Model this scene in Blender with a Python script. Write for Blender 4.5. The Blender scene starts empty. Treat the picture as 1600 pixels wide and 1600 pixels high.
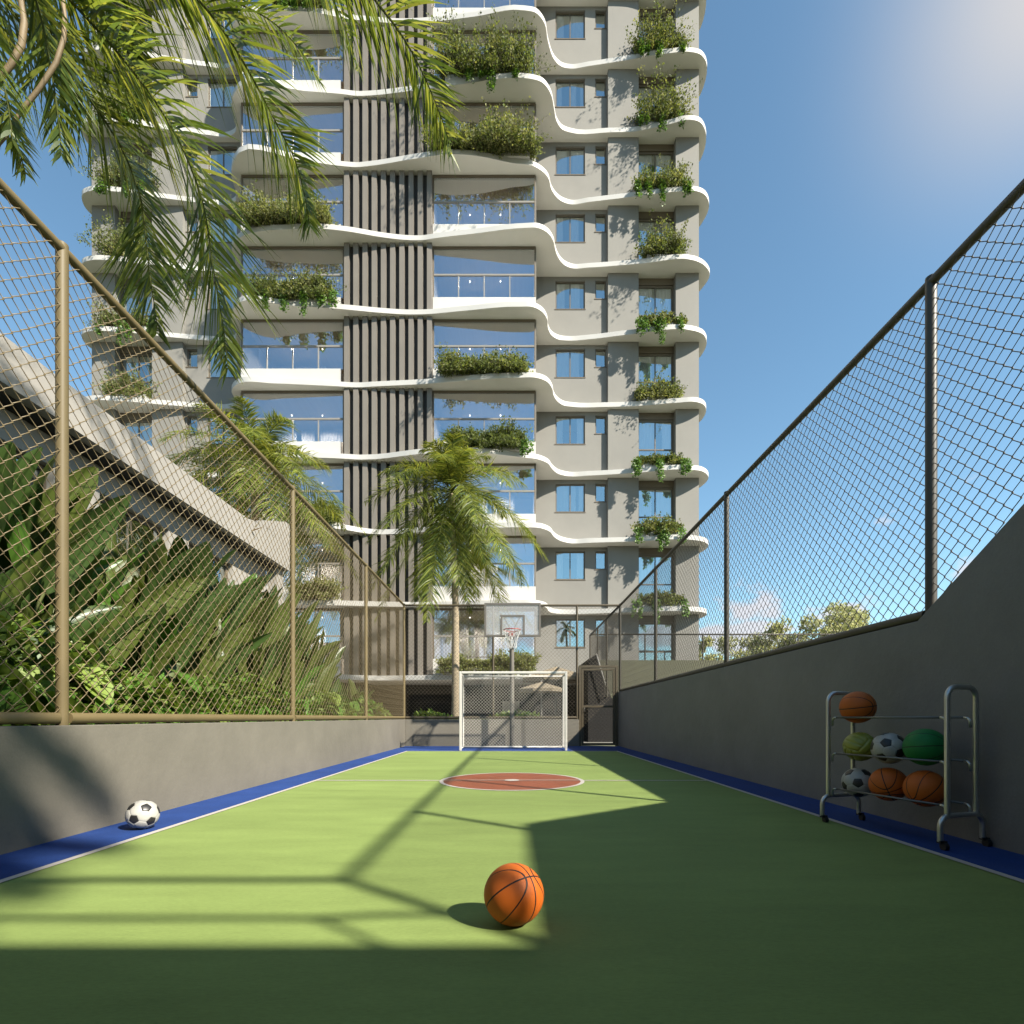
import bpy, math, random
import numpy as np
from mathutils import Vector, Matrix, noise as mnoise

R = math.radians
scene = bpy.context.scene
COL = scene.collection
rng = random.Random(7)

# ------------------------------------------------------------------ camera model
F = 800.0; CX = 800.0; HY = 1121.0; EYE = 0.84
def P(px, py, d):
    return Vector(((px - CX) / F * d, d, EYE + (HY - py) / F * d))
def G(px, py, z=0.0):
    d = F * (EYE - z) / (py - HY)
    return P(px, py, d)

# ------------------------------------------------------------------ mesh builder
class MB:
    def __init__(s):
        s.v = []; s.f = []; s.m = []
    def add(s, vs, fs, mi=0):
        o = len(s.v)
        s.v.extend([tuple(p) for p in vs])
        for f in fs:
            s.f.append(tuple(i + o for i in f)); s.m.append(mi)
    def box(s, x0, x1, y0, y1, z0, z1, mi=0):
        vs = [(x0,y0,z0),(x1,y0,z0),(x1,y1,z0),(x0,y1,z0),(x0,y0,z1),(x1,y0,z1),(x1,y1,z1),(x0,y1,z1)]
        s.add(vs, [(3,2,1,0),(4,5,6,7),(0,1,5,4),(1,2,6,5),(2,3,7,6),(3,0,4,7)], mi)
    def quad(s, a, b, c, d, mi=0):
        s.add([a,b,c,d], [(0,1,2,3)], mi)
    def tube(s, pts, r, seg=8, mi=0, caps=True, r2=None):
        pts = [Vector(p) for p in pts]
        n = len(pts)
        vs = []; fs = []
        t0 = (pts[1] - pts[0]).normalized()
        up = Vector((0,0,1)) if abs(t0.z) < .9 else Vector((1,0,0))
        a = t0.cross(up).normalized()
        for i, p in enumerate(pts):
            if i == 0: t = pts[1] - pts[0]
            elif i == n-1: t = pts[-1] - pts[-2]
            else: t = (pts[i+1] - p).normalized() + (p - pts[i-1]).normalized()
            t = t.normalized() if t.length > 1e-9 else t0
            a = (a - t * a.dot(t))
            a = a.normalized() if a.length > 1e-6 else t.orthogonal().normalized()
            b = t.cross(a)
            rr = r if r2 is None else r + (r2 - r) * i / (n - 1)
            if isinstance(r, (list, tuple)): rr = r[i]
            for k in range(seg):
                an = 2*math.pi*k/seg
                vs.append(p + a*(rr*math.cos(an)) + b*(rr*math.sin(an)))
        for i in range(n-1):
            for k in range(seg):
                k2 = (k+1) % seg
                fs.append((i*seg+k, i*seg+k2, (i+1)*seg+k2, (i+1)*seg+k))
        if caps:
            fs.append(tuple(range(seg))[::-1]); fs.append(tuple((n-1)*seg+k for k in range(seg)))
        s.add(vs, fs, mi)
    def lathe(s, c, prof, seg=24, mi=0):
        vs = []; fs = []
        for (r, z) in prof:
            for k in range(seg):
                an = 2*math.pi*k/seg
                vs.append((c[0]+r*math.cos(an), c[1]+r*math.sin(an), c[2]+z))
        for i in range(len(prof)-1):
            for k in range(seg):
                k2 = (k+1) % seg
                fs.append((i*seg+k, i*seg+k2, (i+1)*seg+k2, (i+1)*seg+k))
        s.add(vs, fs, mi)
    def prism_x(s, poly, x0, x1, mi=0):       # polygon in (y,z)
        n = len(poly)
        vs = [(x0,y,z) for y,z in poly] + [(x1,y,z) for y,z in poly]
        fs = [tuple(range(n)), tuple(range(2*n-1, n-1, -1))]
        for i in range(n):
            j = (i+1) % n
            fs.append((i, i+n, j+n, j))
        s.add(vs, fs, mi)
    def prism_z(s, poly, z0, z1, mi=0, mside=None):       # polygon in (x,y)
        n = len(poly)
        vs = [(x,y,z0) for x,y in poly] + [(x,y,z1) for x,y in poly]
        s.add(vs, [tuple(range(n))[::-1], tuple(range(n, 2*n))], mi)
        s.add(vs, [(i, (i+1)%n, (i+1)%n+n, i+n) for i in range(n)], mi if mside is None else mside)
    def leaf(s, b, t, w, up, mi=0):
        b = Vector(b); t = Vector(t)
        d = t - b
        sd = d.cross(up)
        if sd.length < 1e-6: sd = d.orthogonal()
        sd = sd.normalized() * w
        m = b + d*.45
        s.add([b, m+sd, t, m-sd], [(0,1,2,3)], mi)

ORG = {}
def build(mb, name, mats, parent=None, smooth=False, bevel=0, fix=False, angle=None):
    org = ORG.get(parent.name, Vector((0,0,0))) if parent else Vector((0,0,0))
    me = bpy.data.meshes.new(name)
    vs = mb.v if org.length == 0 else [(x-org.x, y-org.y, z-org.z) for x,y,z in mb.v]
    me.from_pydata(vs, [], mb.f)
    if not isinstance(mats, (list, tuple)): mats = [mats]
    for m in mats: me.materials.append(m)
    me.polygons.foreach_set('material_index', mb.m)
    if smooth: me.polygons.foreach_set('use_smooth', [True]*len(mb.f))
    me.validate(); me.update()
    if fix:
        import bmesh
        bm = bmesh.new(); bm.from_mesh(me); bmesh.ops.recalc_face_normals(bm, faces=bm.faces); bm.to_mesh(me); bm.free()
    o = bpy.data.objects.new(name, me); COL.objects.link(o)
    if angle:
        try: me.set_sharp_from_angle(angle=R(angle))
        except Exception: pass
    if bevel:
        mo = o.modifiers.new('bevel', 'BEVEL'); mo.width = bevel; mo.segments = 2; mo.limit_method = 'ANGLE'
    if parent:
        o.parent = parent; ORG[o.name] = org
    return o
def tag(o, label, cat, group=None, kind=None):
    if label: o['label'] = label
    if cat: o['category'] = cat
    if group: o['group'] = group
    if kind: o['kind'] = kind
    return o
def thing(name, label, cat, loc=(0,0,0), group=None):
    o = bpy.data.objects.new(name, None); COL.objects.link(o)
    o.location = loc; o.empty_display_size = .2
    ORG[o.name] = Vector(loc)
    return tag(o, label, cat, group)
def struct(mb, name, mats, label, cat, **k):
    return tag(build(mb, name, mats, **k), label, cat, kind='structure')

# ------------------------------------------------------------------ materials
def new_mat(name):
    m = bpy.data.materials.new(name); m.use_nodes = True
    nt = m.node_tree
    return m, nt, nt.nodes['Principled BSDF']
KA = .44          # overall albedo level, balanced by the exposure
def mat(name, col, rough=.6, var=.12, scale=3.0, bump=0, bscale=60, metal=0, spec=.5, stretch=None, var2=0, scale2=.6, coat=0, grain=0):
    m, nt, b = new_mat(name)
    if metal < .5: col = tuple(c*KA for c in col)
    b.inputs['Roughness'].default_value = rough
    b.inputs['Metallic'].default_value = metal
    b.inputs['Specular IOR Level'].default_value = spec
    if coat:
        b.inputs['Coat Weight'].default_value = coat; b.inputs['Coat Roughness'].default_value = .25
    tc = nt.nodes.new('ShaderNodeTexCoord')
    vec = tc.outputs['Object']
    if stretch:
        mp = nt.nodes.new('ShaderNodeMapping'); mp.inputs['Scale'].default_value = stretch
        nt.links.new(vec, mp.inputs['Vector']); vec = mp.outputs['Vector']
    cur = None
    def noise(sc, det=6):
        n = nt.nodes.new('ShaderNodeTexNoise'); n.inputs['Scale'].default_value = sc
        n.inputs['Detail'].default_value = det; n.inputs['Roughness'].default_value = .62
        nt.links.new(vec, n.inputs['Vector']); return n.outputs['Fac']
    if var or var2:
        val = noise(scale)
        mr = nt.nodes.new('ShaderNodeMapRange')
        mr.inputs['From Min'].default_value = .3; mr.inputs['From Max'].default_value = .7
        mr.inputs['To Min'].default_value = 1-var; mr.inputs['To Max'].default_value = 1+var
        nt.links.new(val, mr.inputs['Value']); f = mr.outputs['Result']
        if var2:
            mr2 = nt.nodes.new('ShaderNodeMapRange')
            mr2.inputs['From Min'].default_value = .35; mr2.inputs['From Max'].default_value = .65
            mr2.inputs['To Min'].default_value = 1-var2; mr2.inputs['To Max'].default_value = 1+var2
            nt.links.new(noise(scale2, 4), mr2.inputs['Value'])
            mu = nt.nodes.new('ShaderNodeMath'); mu.operation = 'MULTIPLY'
            nt.links.new(f, mu.inputs[0]); nt.links.new(mr2.outputs['Result'], mu.inputs[1]); f = mu.outputs[0]
        if grain:
            mr3 = nt.nodes.new('ShaderNodeMapRange'); mr3.inputs['From Min'].default_value = .3; mr3.inputs['From Max'].default_value = .7
            mr3.inputs['To Min'].default_value = 1-grain; mr3.inputs['To Max'].default_value = 1+grain
            nt.links.new(noise(75, 3), mr3.inputs['Value'])
            mu3 = nt.nodes.new('ShaderNodeMath'); mu3.operation = 'MULTIPLY'
            nt.links.new(f, mu3.inputs[0]); nt.links.new(mr3.outputs['Result'], mu3.inputs[1]); f = mu3.outputs[0]
        vm = nt.nodes.new('ShaderNodeVectorMath'); vm.operation = 'SCALE'
        vm.inputs[0].default_value = col
        nt.links.new(f, vm.inputs['Scale'])
        nt.links.new(vm.outputs['Vector'], b.inputs['Base Color'])
        rr = nt.nodes.new('ShaderNodeMapRange')
        rr.inputs['To Min'].default_value = max(0, rough-.08); rr.inputs['To Max'].default_value = min(1, rough+.08)
        nt.links.new(val, rr.inputs['Value']); nt.links.new(rr.outputs['Result'], b.inputs['Roughness'])
    else:
        b.inputs['Base Color'].default_value = (*col, 1)
    if bump:
        bp = nt.nodes.new('ShaderNodeBump'); bp.inputs['Strength'].default_value = bump; bp.inputs['Distance'].default_value = .01
        nt.links.new(noise(bscale, 8), bp.inputs['Height']); nt.links.new(bp.outputs['Normal'], b.inputs['Normal'])
    return m
def leafmat(name, col, trans=.3, rough=.45, var=.35, scale=1.6, tcol=None):
    tcol = tuple(c*KA for c in (tcol or (col[0]*1.5, col[1]*1.5, col[2]*.7))); col = tuple(c*KA for c in col)
    m, nt, b = new_mat(name)
    tc = nt.nodes.new('ShaderNodeTexCoord')
    n = nt.nodes.new('ShaderNodeTexNoise'); n.inputs['Scale'].default_value = scale; n.inputs['Detail'].default_value = 4
    nt.links.new(tc.outputs['Object'], n.inputs['Vector'])
    geo = nt.nodes.new('ShaderNodeNewGeometry')
    ad = nt.nodes.new('ShaderNodeMath'); ad.operation = 'ADD'
    nt.links.new(n.outputs['Fac'], ad.inputs[0]); nt.links.new(geo.outputs['Random Per Island'], ad.inputs[1])
    mr = nt.nodes.new('ShaderNodeMapRange'); mr.inputs['From Min'].default_value = .4; mr.inputs['From Max'].default_value = 1.6
    mr.inputs['To Min'].default_value = 1-var; mr.inputs['To Max'].default_value = 1+var
    nt.links.new(ad.outputs[0], mr.inputs['Value'])
    vm = nt.nodes.new('ShaderNodeVectorMath'); vm.operation = 'SCALE'; vm.inputs[0].default_value = col
    nt.links.new(mr.outputs['Result'], vm.inputs['Scale'])
    nt.links.new(vm.outputs['Vector'], b.inputs['Base Color'])
    b.inputs['Roughness'].default_value = rough; b.inputs['Specular IOR Level'].default_value = .28
    tr = nt.nodes.new('ShaderNodeBsdfTranslucent')
    vm2 = nt.nodes.new('ShaderNodeVectorMath'); vm2.operation = 'SCALE'; vm2.inputs[0].default_value = tcol
    nt.links.new(mr.outputs['Result'], vm2.inputs['Scale']); nt.links.new(vm2.outputs['Vector'], tr.inputs['Color'])
    mx = nt.nodes.new('ShaderNodeMixShader'); mx.inputs[0].default_value = trans
    nt.links.new(b.outputs[0], mx.inputs[1]); nt.links.new(tr.outputs[0], mx.inputs[2])
    nt.links.new(mx.outputs[0], nt.nodes['Material Output'].inputs['Surface'])
    return m
def glassmat(name, refl=.3, tint=(.9,.95,1), rough=.0, rtint=(1,1,1)):
    m = bpy.data.materials.new(name); m.use_nodes = True
    nt = m.node_tree; nt.nodes.remove(nt.nodes['Principled BSDF'])
    t = nt.nodes.new('ShaderNodeBsdfTransparent'); t.inputs['Color'].default_value = (*tint, 1)
    g = nt.nodes.new('ShaderNodeBsdfGlossy'); g.inputs['Roughness'].default_value = rough; g.inputs['Color'].default_value = (*rtint, 1)
    fr = nt.nodes.new('ShaderNodeLayerWeight'); fr.inputs['Blend'].default_value = .35
    mr = nt.nodes.new('ShaderNodeMapRange'); mr.inputs['To Min'].default_value = refl; mr.inputs['To Max'].default_value = min(1, refl+.6)
    nt.links.new(fr.outputs['Fresnel'], mr.inputs['Value'])
    mx = nt.nodes.new('ShaderNodeMixShader')
    nt.links.new(mr.outputs['Result'], mx.inputs[0]); nt.links.new(t.outputs[0], mx.inputs[1]); nt.links.new(g.outputs[0], mx.inputs[2])
    nt.links.new(mx.outputs[0], nt.nodes['Material Output'].inputs['Surface'])
    return m
def emat(name, col, s):
    m, nt, b = new_mat(name)
    b.inputs['Emission Color'].default_value = (*col, 1); b.inputs['Emission Strength'].default_value = s
    return m

M = {}
M['wallgrey']  = mat('grey_render', (.27,.245,.198), .75, .07, 2.2, .5, 9, var2=.10, scale2=.5, grain=.05)
M['stairshade'] = mat('stair_render_shaded', (.055,.052,.05), .9, .06, 2.0, spec=.05)  # near-black colour stands in for shade on the stair wall
M['darkwall']  = mat('dark_render', (.33,.32,.31), .75, .07, 2.0, .45, 9, var2=.08, scale2=.5, grain=.05)
M['green']     = mat('green_acrylic', (.36,.48,.145), .8, .09, 2.2, spec=.15, bump=.12, bscale=180, stretch=(.6,2.2,1), var2=.08, scale2=.5, grain=.09)
M['blue']      = mat('blue_acrylic', (.034,.092,.35), .8, .12, 3, .12, 180, spec=.15, var2=.10, grain=.12)
M['red']       = mat('terracotta_acrylic', (.42,.11,.045), .55, .14, 2.5, .12, 180)
M['line']      = mat('line_paint', (.85,.78,.71), .55, .05, 9)
M['ground']    = mat('ground_earth', (.16,.17,.09), .9, .3, .6, var2=.3, scale2=.1)
M['paving']    = mat('terrace_paving', (.44,.41,.37), .7, .12, 1.5, .1, 50)
M['soil']      = mat('planter_soil', (.045,.033,.022), .95, .4, 6, .6, 30)
M['stucco']    = mat('tower_stucco', (.40,.385,.35), .8, .045, 1.2, .12, 20, var2=.04, scale2=.3)
M['white']     = mat('white_render', (.93,.91,.87), .6, .035, 1.0, var2=.03, scale2=.3)
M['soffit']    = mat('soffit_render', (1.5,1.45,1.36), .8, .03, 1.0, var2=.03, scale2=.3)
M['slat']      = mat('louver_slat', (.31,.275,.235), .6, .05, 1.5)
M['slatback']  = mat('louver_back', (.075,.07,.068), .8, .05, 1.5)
M['frame']     = mat('bronze_frame', (.24,.19,.13), .45, .06, 4)
M['alu']       = mat('light_aluminium', (.45,.42,.38), .4, .05, 4)
M['ceil']      = mat('wood_ceiling', (.62,.50,.36), .6, .08, 1.2, stretch=(8,.6,1))
M['roomwall']  = mat('room_wall', (.72,.68,.66), .8, .05, .8)
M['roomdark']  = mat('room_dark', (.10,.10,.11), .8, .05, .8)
M['roomfloor'] = mat('room_floor', (.55,.50,.45), .5, .05, 1)
M['curtain']   = leafmat('sheer_curtain', (1.75,1.68,1.62), .25, .9, .04, 1, (1.2,1.15,1.1))
M['roomcurtain'] = leafmat('room_curtain', (.75,.73,.74), .25, .9, .04, 1, (.5,.5,.5))
M['glass']     = glassmat('balcony_glass', .46, (.94,.97,1.0), 0, (.85,.93,1.0))
M['wglass']    = glassmat('window_glass', .42, (.97,.98,1.0), 0, (.90,1.0,1.0))
M['spot']      = emat('downlight', (1,.92,.8), 4)
M['fenceshade'] = mat('fence_bronze_shaded', (.085,.068,.042), .5, .05, 6)  # fence bronze darkened: backlit shade of the right fence put into the colour
M['wireshade']  = mat('fence_wire_shaded', (.085,.07,.045), .5, .05, 6)  # wire colour carries the same backlit shade
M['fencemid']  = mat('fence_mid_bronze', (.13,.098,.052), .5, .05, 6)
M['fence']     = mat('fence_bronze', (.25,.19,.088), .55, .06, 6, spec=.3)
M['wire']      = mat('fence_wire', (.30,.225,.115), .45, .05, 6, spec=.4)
M['gal']       = mat('galvanised_steel', (.25,.225,.19), .5, .08, 6)
M['tubemetal'] = mat('rack_tube', (.50,.50,.47), .32, .05, 8, metal=.85)
M['railmetal'] = mat('rack_rail', (.16,.16,.155), .4, .05, 8, metal=.6)
M['rubber']    = mat('black_rubber', (.02,.02,.02), .6, .1, 10)
M['goalwhite'] = mat('goal_paint', (.95,.92,.85), .4, .04, 5)
M['net']       = mat('white_cord', (.8,.77,.7), .8, .05, 20)
M['hoopnet']   = mat('hoop_cord', (.97,.95,.92), .8, .05, 20)
M['hoop']      = mat('hoop_red', (.55,.05,.04), .4, .06, 10)
M['board_frame'] = mat('board_frame', (.20,.18,.155), .5, .05, 5)
M['parasol']   = mat('parasol_canvas', (.46,.37,.25), .85, .08, 4)
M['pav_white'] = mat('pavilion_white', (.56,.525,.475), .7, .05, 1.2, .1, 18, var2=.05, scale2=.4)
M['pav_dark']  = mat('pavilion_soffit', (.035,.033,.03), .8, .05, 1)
M['olive']     = mat('olive_screen', (.15,.15,.085), .8, .1, 2, .2, 40)
M['bark']      = mat('palm_bark', (.58,.47,.32), .85, .25, 5, .7, 22, stretch=(1,1,5))
M['treebark']  = mat('tree_bark', (.12,.09,.06), .9, .25, 6, .6, 20)
M['stalk']     = mat('palm_stalk', (.34,.24,.12), .65, .2, 6, .3, 30)
M['rachis']    = mat('palm_rachis', (.12,.14,.035), .75, spec=.1, var=.2, scale=5)
M['palm1']     = leafmat('palm_leaf', (.20,.265,.042), .35, .42, .35, 1.5, (.50,.60,.055))
M['palm2']     = leafmat('palm_leaf_deep', (.10,.16,.03), .3, .42, .35, 1.5, (.28,.40,.035))
M['palm3']     = leafmat('palm_leaf_yellow', (.34,.39,.065), .4, .45, .3, 1.5, (.72,.72,.085))  # yellower leaflet tone, mixed in at random
M['shrub1']    = leafmat('shrub_leaf', (.26,.315,.10), .4, .6, .45, 2.5)
M['shrub2']    = leafmat('shrub_leaf_pale', (.38,.39,.165), .4, .65, .4, 2.5)
M['shrub3']    = leafmat('shrub_leaf_dark', (.19,.235,.07), .35, .6, .4, 2.5)
M['vine']      = leafmat('vine_leaf', (.20,.37,.07), .35, .45, .35, 2.5)
M['twig']      = mat('twig', (.11,.085,.05), .9, .2, 10)
M['ban1']      = leafmat('strelitzia_leaf', (.15,.20,.042), .22, .36, .3, 1.2)
M['ban2']      = leafmat('strelitzia_leaf_deep', (.085,.15,.036), .2, .34, .3, 1.2)
M['banrib']    = mat('leaf_midrib', (.20,.23,.07), .5, .1, 6)
M['phil1']     = leafmat('philodendron_leaf', (.16,.34,.05), .3, .34, .3, 1.8)
M['phil2']     = leafmat('philodendron_leaf_pale', (.38,.52,.11), .3, .36, .3, 1.8)
M['cover']     = leafmat('cover_leaf', (.26,.37,.08), .3, .5, .4, 2)
M['tree1']     = leafmat('tree_leaf', (.66,.70,.30), .45, .6, .3, .5, (1.0,1.0,.35))
M['tree2']     = leafmat('tree_leaf_pale', (.85,.85,.50), .45, .6, .3, .5, (1.2,1.15,.55))
M['chairpink'] = mat('chair_fabric', (.42,.25,.20), .8, .06, 4)
M['dryleaf']   = leafmat('bromeliad_leaf', (.30,.16,.06), .3, .5, .4, 3)

# board glass: frosted
m, nt, b = new_mat('board_glass')
b.inputs['Base Color'].default_value = (.40,.39,.38,1); b.inputs['Roughness'].default_value = .25
b.inputs['Specular IOR Level'].default_value = .8
t = nt.nodes.new('ShaderNodeBsdfTransparent'); t.inputs['Color'].default_value = (.95,.97,1,1)
mx = nt.nodes.new('ShaderNodeMixShader'); mx.inputs[0].default_value = .34
nt.links.new(t.outputs[0], mx.inputs[1]); nt.links.new(b.outputs[0], mx.inputs[2])
nt.links.new(mx.outputs[0], nt.nodes['Material Output'].inputs['Surface'])
M['board'] = m

# ------------------------------------------------------------------ world, sun, camera
SUN = Vector((.978, -.74, 1.0)).normalized()
EL = math.asin(SUN.z)
AZ = math.atan2(SUN.x, SUN.y)          # clockwise from +Y
w = bpy.data.worlds.new('World'); scene.world = w; w.use_nodes = True
nt = w.node_tree; bg = nt.nodes['Background']
sky = nt.nodes.new('ShaderNodeTexSky'); sky.sky_type = 'NISHITA'; sky.sun_disc = False
sky.sun_elevation = EL; sky.sun_rotation = AZ
sky.altitude = 200; sky.air_density = 1.0; sky.dust_density = 0.0; sky.ozone_density = 1.6
# cumulus low over the horizon and a bright corner glow painted into the sky colour
tc = nt.nodes.new('ShaderNodeTexCoord')
sep = nt.nodes.new('ShaderNodeSeparateXYZ'); nt.links.new(tc.outputs['Generated'], sep.inputs[0])
mp = nt.nodes.new('ShaderNodeMapping'); mp.inputs['Scale'].default_value = (1,1,1.9); mp.inputs['Location'].default_value = (.35,.1,0)
nt.links.new(tc.outputs['Generated'], mp.inputs['Vector'])
n1 = nt.nodes.new('ShaderNodeTexNoise'); n1.inputs['Scale'].default_value = 6.5; n1.inputs['Detail'].default_value = 8; n1.inputs['Roughness'].default_value = .55
nt.links.new(mp.outputs[0], n1.inputs['Vector'])
def mrange(a, b_, c, d, src, smooth=True):
    r = nt.nodes.new('ShaderNodeMapRange'); r.inputs['From Min'].default_value = a; r.inputs['From Max'].default_value = b_
    r.inputs['To Min'].default_value = c; r.inputs['To Max'].default_value = d
    if smooth: r.interpolation_type = 'SMOOTHSTEP'
    nt.links.new(src, r.inputs['Value']); return r.outputs['Result']
def mmath(op, a, b_):
    r = nt.nodes.new('ShaderNodeMath'); r.operation = op
    for i, q in enumerate((a, b_)):
        if isinstance(q, (int, float)): r.inputs[i].default_value = q
        else: nt.links.new(q, r.inputs[i])
    return r.outputs[0]
thr = mrange(.15, .27, .075, -.18, sep.outputs['Z'], False)        # fewer clouds higher up
c1 = mrange(.50, .60, 0, 1, mmath('ADD', n1.outputs['Fac'], thr))
c1 = mmath('MULTIPLY', c1, .85)
mp2 = nt.nodes.new('ShaderNodeMapping'); mp2.inputs['Scale'].default_value = (1.2,1.6,1.0); mp2.inputs['Location'].default_value = (3.3,1.7,.4)
nt.links.new(tc.outputs['Generated'], mp2.inputs['Vector'])
n2 = nt.nodes.new('ShaderNodeTexNoise'); n2.inputs['Scale'].default_value = 1.6; n2.inputs['Detail'].default_value = 4
nt.links.new(mp2.outputs[0], n2.inputs['Vector'])
# painted glow, brightest towards the upper right of the view
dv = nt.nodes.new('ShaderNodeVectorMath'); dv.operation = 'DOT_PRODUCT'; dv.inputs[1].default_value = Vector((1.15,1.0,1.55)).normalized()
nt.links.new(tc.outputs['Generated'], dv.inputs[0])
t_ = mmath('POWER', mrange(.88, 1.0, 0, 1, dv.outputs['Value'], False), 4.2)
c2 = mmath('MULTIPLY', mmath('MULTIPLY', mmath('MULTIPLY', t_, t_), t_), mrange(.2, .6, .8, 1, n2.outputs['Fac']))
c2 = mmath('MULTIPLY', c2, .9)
CLOUD_COL = (4.9,4.7,4.9,1); GLOW_COL = (4.4,4.15,3.95,1)
mx = nt.nodes.new('ShaderNodeMixRGB'); mx.inputs[2].default_value = GLOW_COL
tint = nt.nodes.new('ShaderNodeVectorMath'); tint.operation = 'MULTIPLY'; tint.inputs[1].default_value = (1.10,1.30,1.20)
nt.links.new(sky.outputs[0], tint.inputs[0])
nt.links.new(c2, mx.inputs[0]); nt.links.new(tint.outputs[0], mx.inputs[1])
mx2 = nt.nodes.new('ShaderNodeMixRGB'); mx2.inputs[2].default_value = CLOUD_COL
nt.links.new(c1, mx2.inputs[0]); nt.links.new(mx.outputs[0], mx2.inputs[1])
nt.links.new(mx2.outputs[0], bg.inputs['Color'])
bg.inputs['Strength'].default_value = .067
sl = bpy.data.lights.new('sun', 'SUN'); sl.energy = 5.0; sl.angle = R(1.1); sl.color = (1,.93,.80)
so = bpy.data.objects.new('sun', sl); COL.objects.link(so)
so.rotation_euler = SUN.to_track_quat('Z', 'Y').to_euler(); so.location = (20,-20,30)
cam = bpy.data.cameras.new('camera'); co = bpy.data.objects.new('camera', cam); COL.objects.link(co)
cam.sensor_width = 36; cam.lens = 18; cam.shift_y = (HY - 800) / 1600
cam.clip_start = .05; cam.clip_end = 3000
co.location = (0,0,EYE); co.rotation_euler = (R(90),0,0)
scene.camera = co
scene.view_settings.view_transform = 'Standard'; scene.view_settings.look = 'None'
scene.view_settings.exposure = 1.44; scene.view_settings.gamma = 1
scene.render.resolution_x = 1024; scene.render.resolution_y = 1024
scene.cycles.max_bounces = 8; scene.cycles.diffuse_bounces = 2; scene.cycles.transparent_max_bounces = 16

# ------------------------------------------------------------------ ground and court
W = 3.11; YB = 14.9; YN = -.42
mb = MB(); mb.box(-600,600,-300,900,-.6,-.02); struct(mb, 'ground', M['ground'], 'wide flat ground reaching to the horizon', 'ground')
mb = MB(); mb.box(-20,14,17.25,40,-.015,0.0); struct(mb, 'terrace', M['paving'], 'dark paved terrace between the court and the tower', 'paving')
def sheet(poly, z0, z1):
    m_ = MB(); m_.prism_z(poly, z0, z1); return m_
struct(sheet([(-W,YN),(W,YN),(W,YB),(-W,YB)], -.014, .004), 'court_border', M['blue'], 'blue painted border strip around the green court', 'court')
LX = 2.585; LY = 12.62; lw = .05
struct(sheet([(-LX,YN+.1),(LX,YN+.1),(LX,LY),(-LX,LY)], .0045, .008), 'court', M['green'], 'light green painted sports court floor', 'court')
mb = MB()
def rect(x0,x1,y0,y1,z=.0125): mb.quad((x0,y0,z),(x1,y0,z),(x1,y1,z),(x0,y1,z))
rect(-LX-lw/2,-LX+lw/2,YN+.1,LY+lw/2); rect(LX-lw/2,LX+lw/2,YN+.1,LY+lw/2); rect(-LX+lw/2,LX-lw/2,LY-lw/2,LY+lw/2)
CY = 6.74; CR = .945
rect(-LX+lw/2,-CR,CY-lw/2,CY+lw/2); rect(CR,LX-lw/2,CY-lw/2,CY+lw/2)
def ring(cx,cy,r0,r1,z,seg=96):
    for k in range(seg):
        a=2*math.pi*k/seg; b_=2*math.pi*(k+1)/seg
        mb.quad((cx+r0*math.cos(a),cy+r0*math.sin(a),z),(cx+r1*math.cos(a),cy+r1*math.sin(a),z),(cx+r1*math.cos(b_),cy+r1*math.sin(b_),z),(cx+r0*math.cos(b_),cy+r0*math.sin(b_),z))
ring(0,CY,CR-lw,CR,.0125)
rect(-CR+lw,-.10,CY-.016,CY+.016,.0165); rect(.10,CR-lw,CY-.016,CY+.016,.0165)
for k in range(48):
    a=2*math.pi*k/48; b_=2*math.pi*(k+1)/48
    mb.add([(0,CY,.0165),(.1*math.cos(a),CY+.1*math.sin(a),.0165),(.1*math.cos(b_),CY+.1*math.sin(b_),.0165)],[(0,1,2)])
struct(mb, 'court_lines', M['line'], 'white court markings with halfway line and centre circle', 'markings')
struct(sheet([((CR-lw*.6)*math.cos(2*math.pi*k/96), CY+(CR-lw*.6)*math.sin(2*math.pi*k/96)) for k in range(96)], .0085, .0105), 'centre_circle', M['red'], 'terracotta red centre circle on the court', 'court')

# ------------------------------------------------------------------ walls
mb = MB(); mb.box(-W-.18,-W,YN,YB+.18,-.3,.785)
tag(build(mb,'court_wall',M['wallgrey'],bevel=.006), 'low sunlit grey rendered wall with the soccer ball in front', 'wall')
mb = MB(); mb.box(-W,1.95,YB,YB+.18,-.3,.785)
tag(build(mb,'court_wall',M['wallgrey'],bevel=.006), 'low grey end wall behind the white goal', 'wall')
mb = MB(); mb.prism_x([(YN,-.3),(YB+.18,-.3),(YB+.18,1.58),(3.93,1.58),(1.72,3.10),(YN,3.10)], W, W+.2)
tag(build(mb,'court_wall',M['darkwall'],bevel=.006,fix=True), 'tall shaded dark grey wall with sloping top behind the ball rack', 'wall')
mb = MB(); mb.box(-W-.18,W+.2,YN-.2,YN-.002,-.3,3.12)
tag(build(mb,'court_wall',M['darkwall'],bevel=.006), 'high end wall closing the near end of the court', 'wall')
# planter bed behind the left wall
mb = MB(); mb.box(-5.9,-W-.185,-1.5,15.4,-.3,.70)
struct(mb,'planter_bed',M['soil'],'raised planting bed of dark soil behind the low wall','soil')
mb = MB(); mb.box(-3.2,1.0,15.085,17.2,-.3,.70)
struct(mb,'planter_bed',M['soil'],'raised planting bed behind the end wall where the palm grows','soil')

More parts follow.
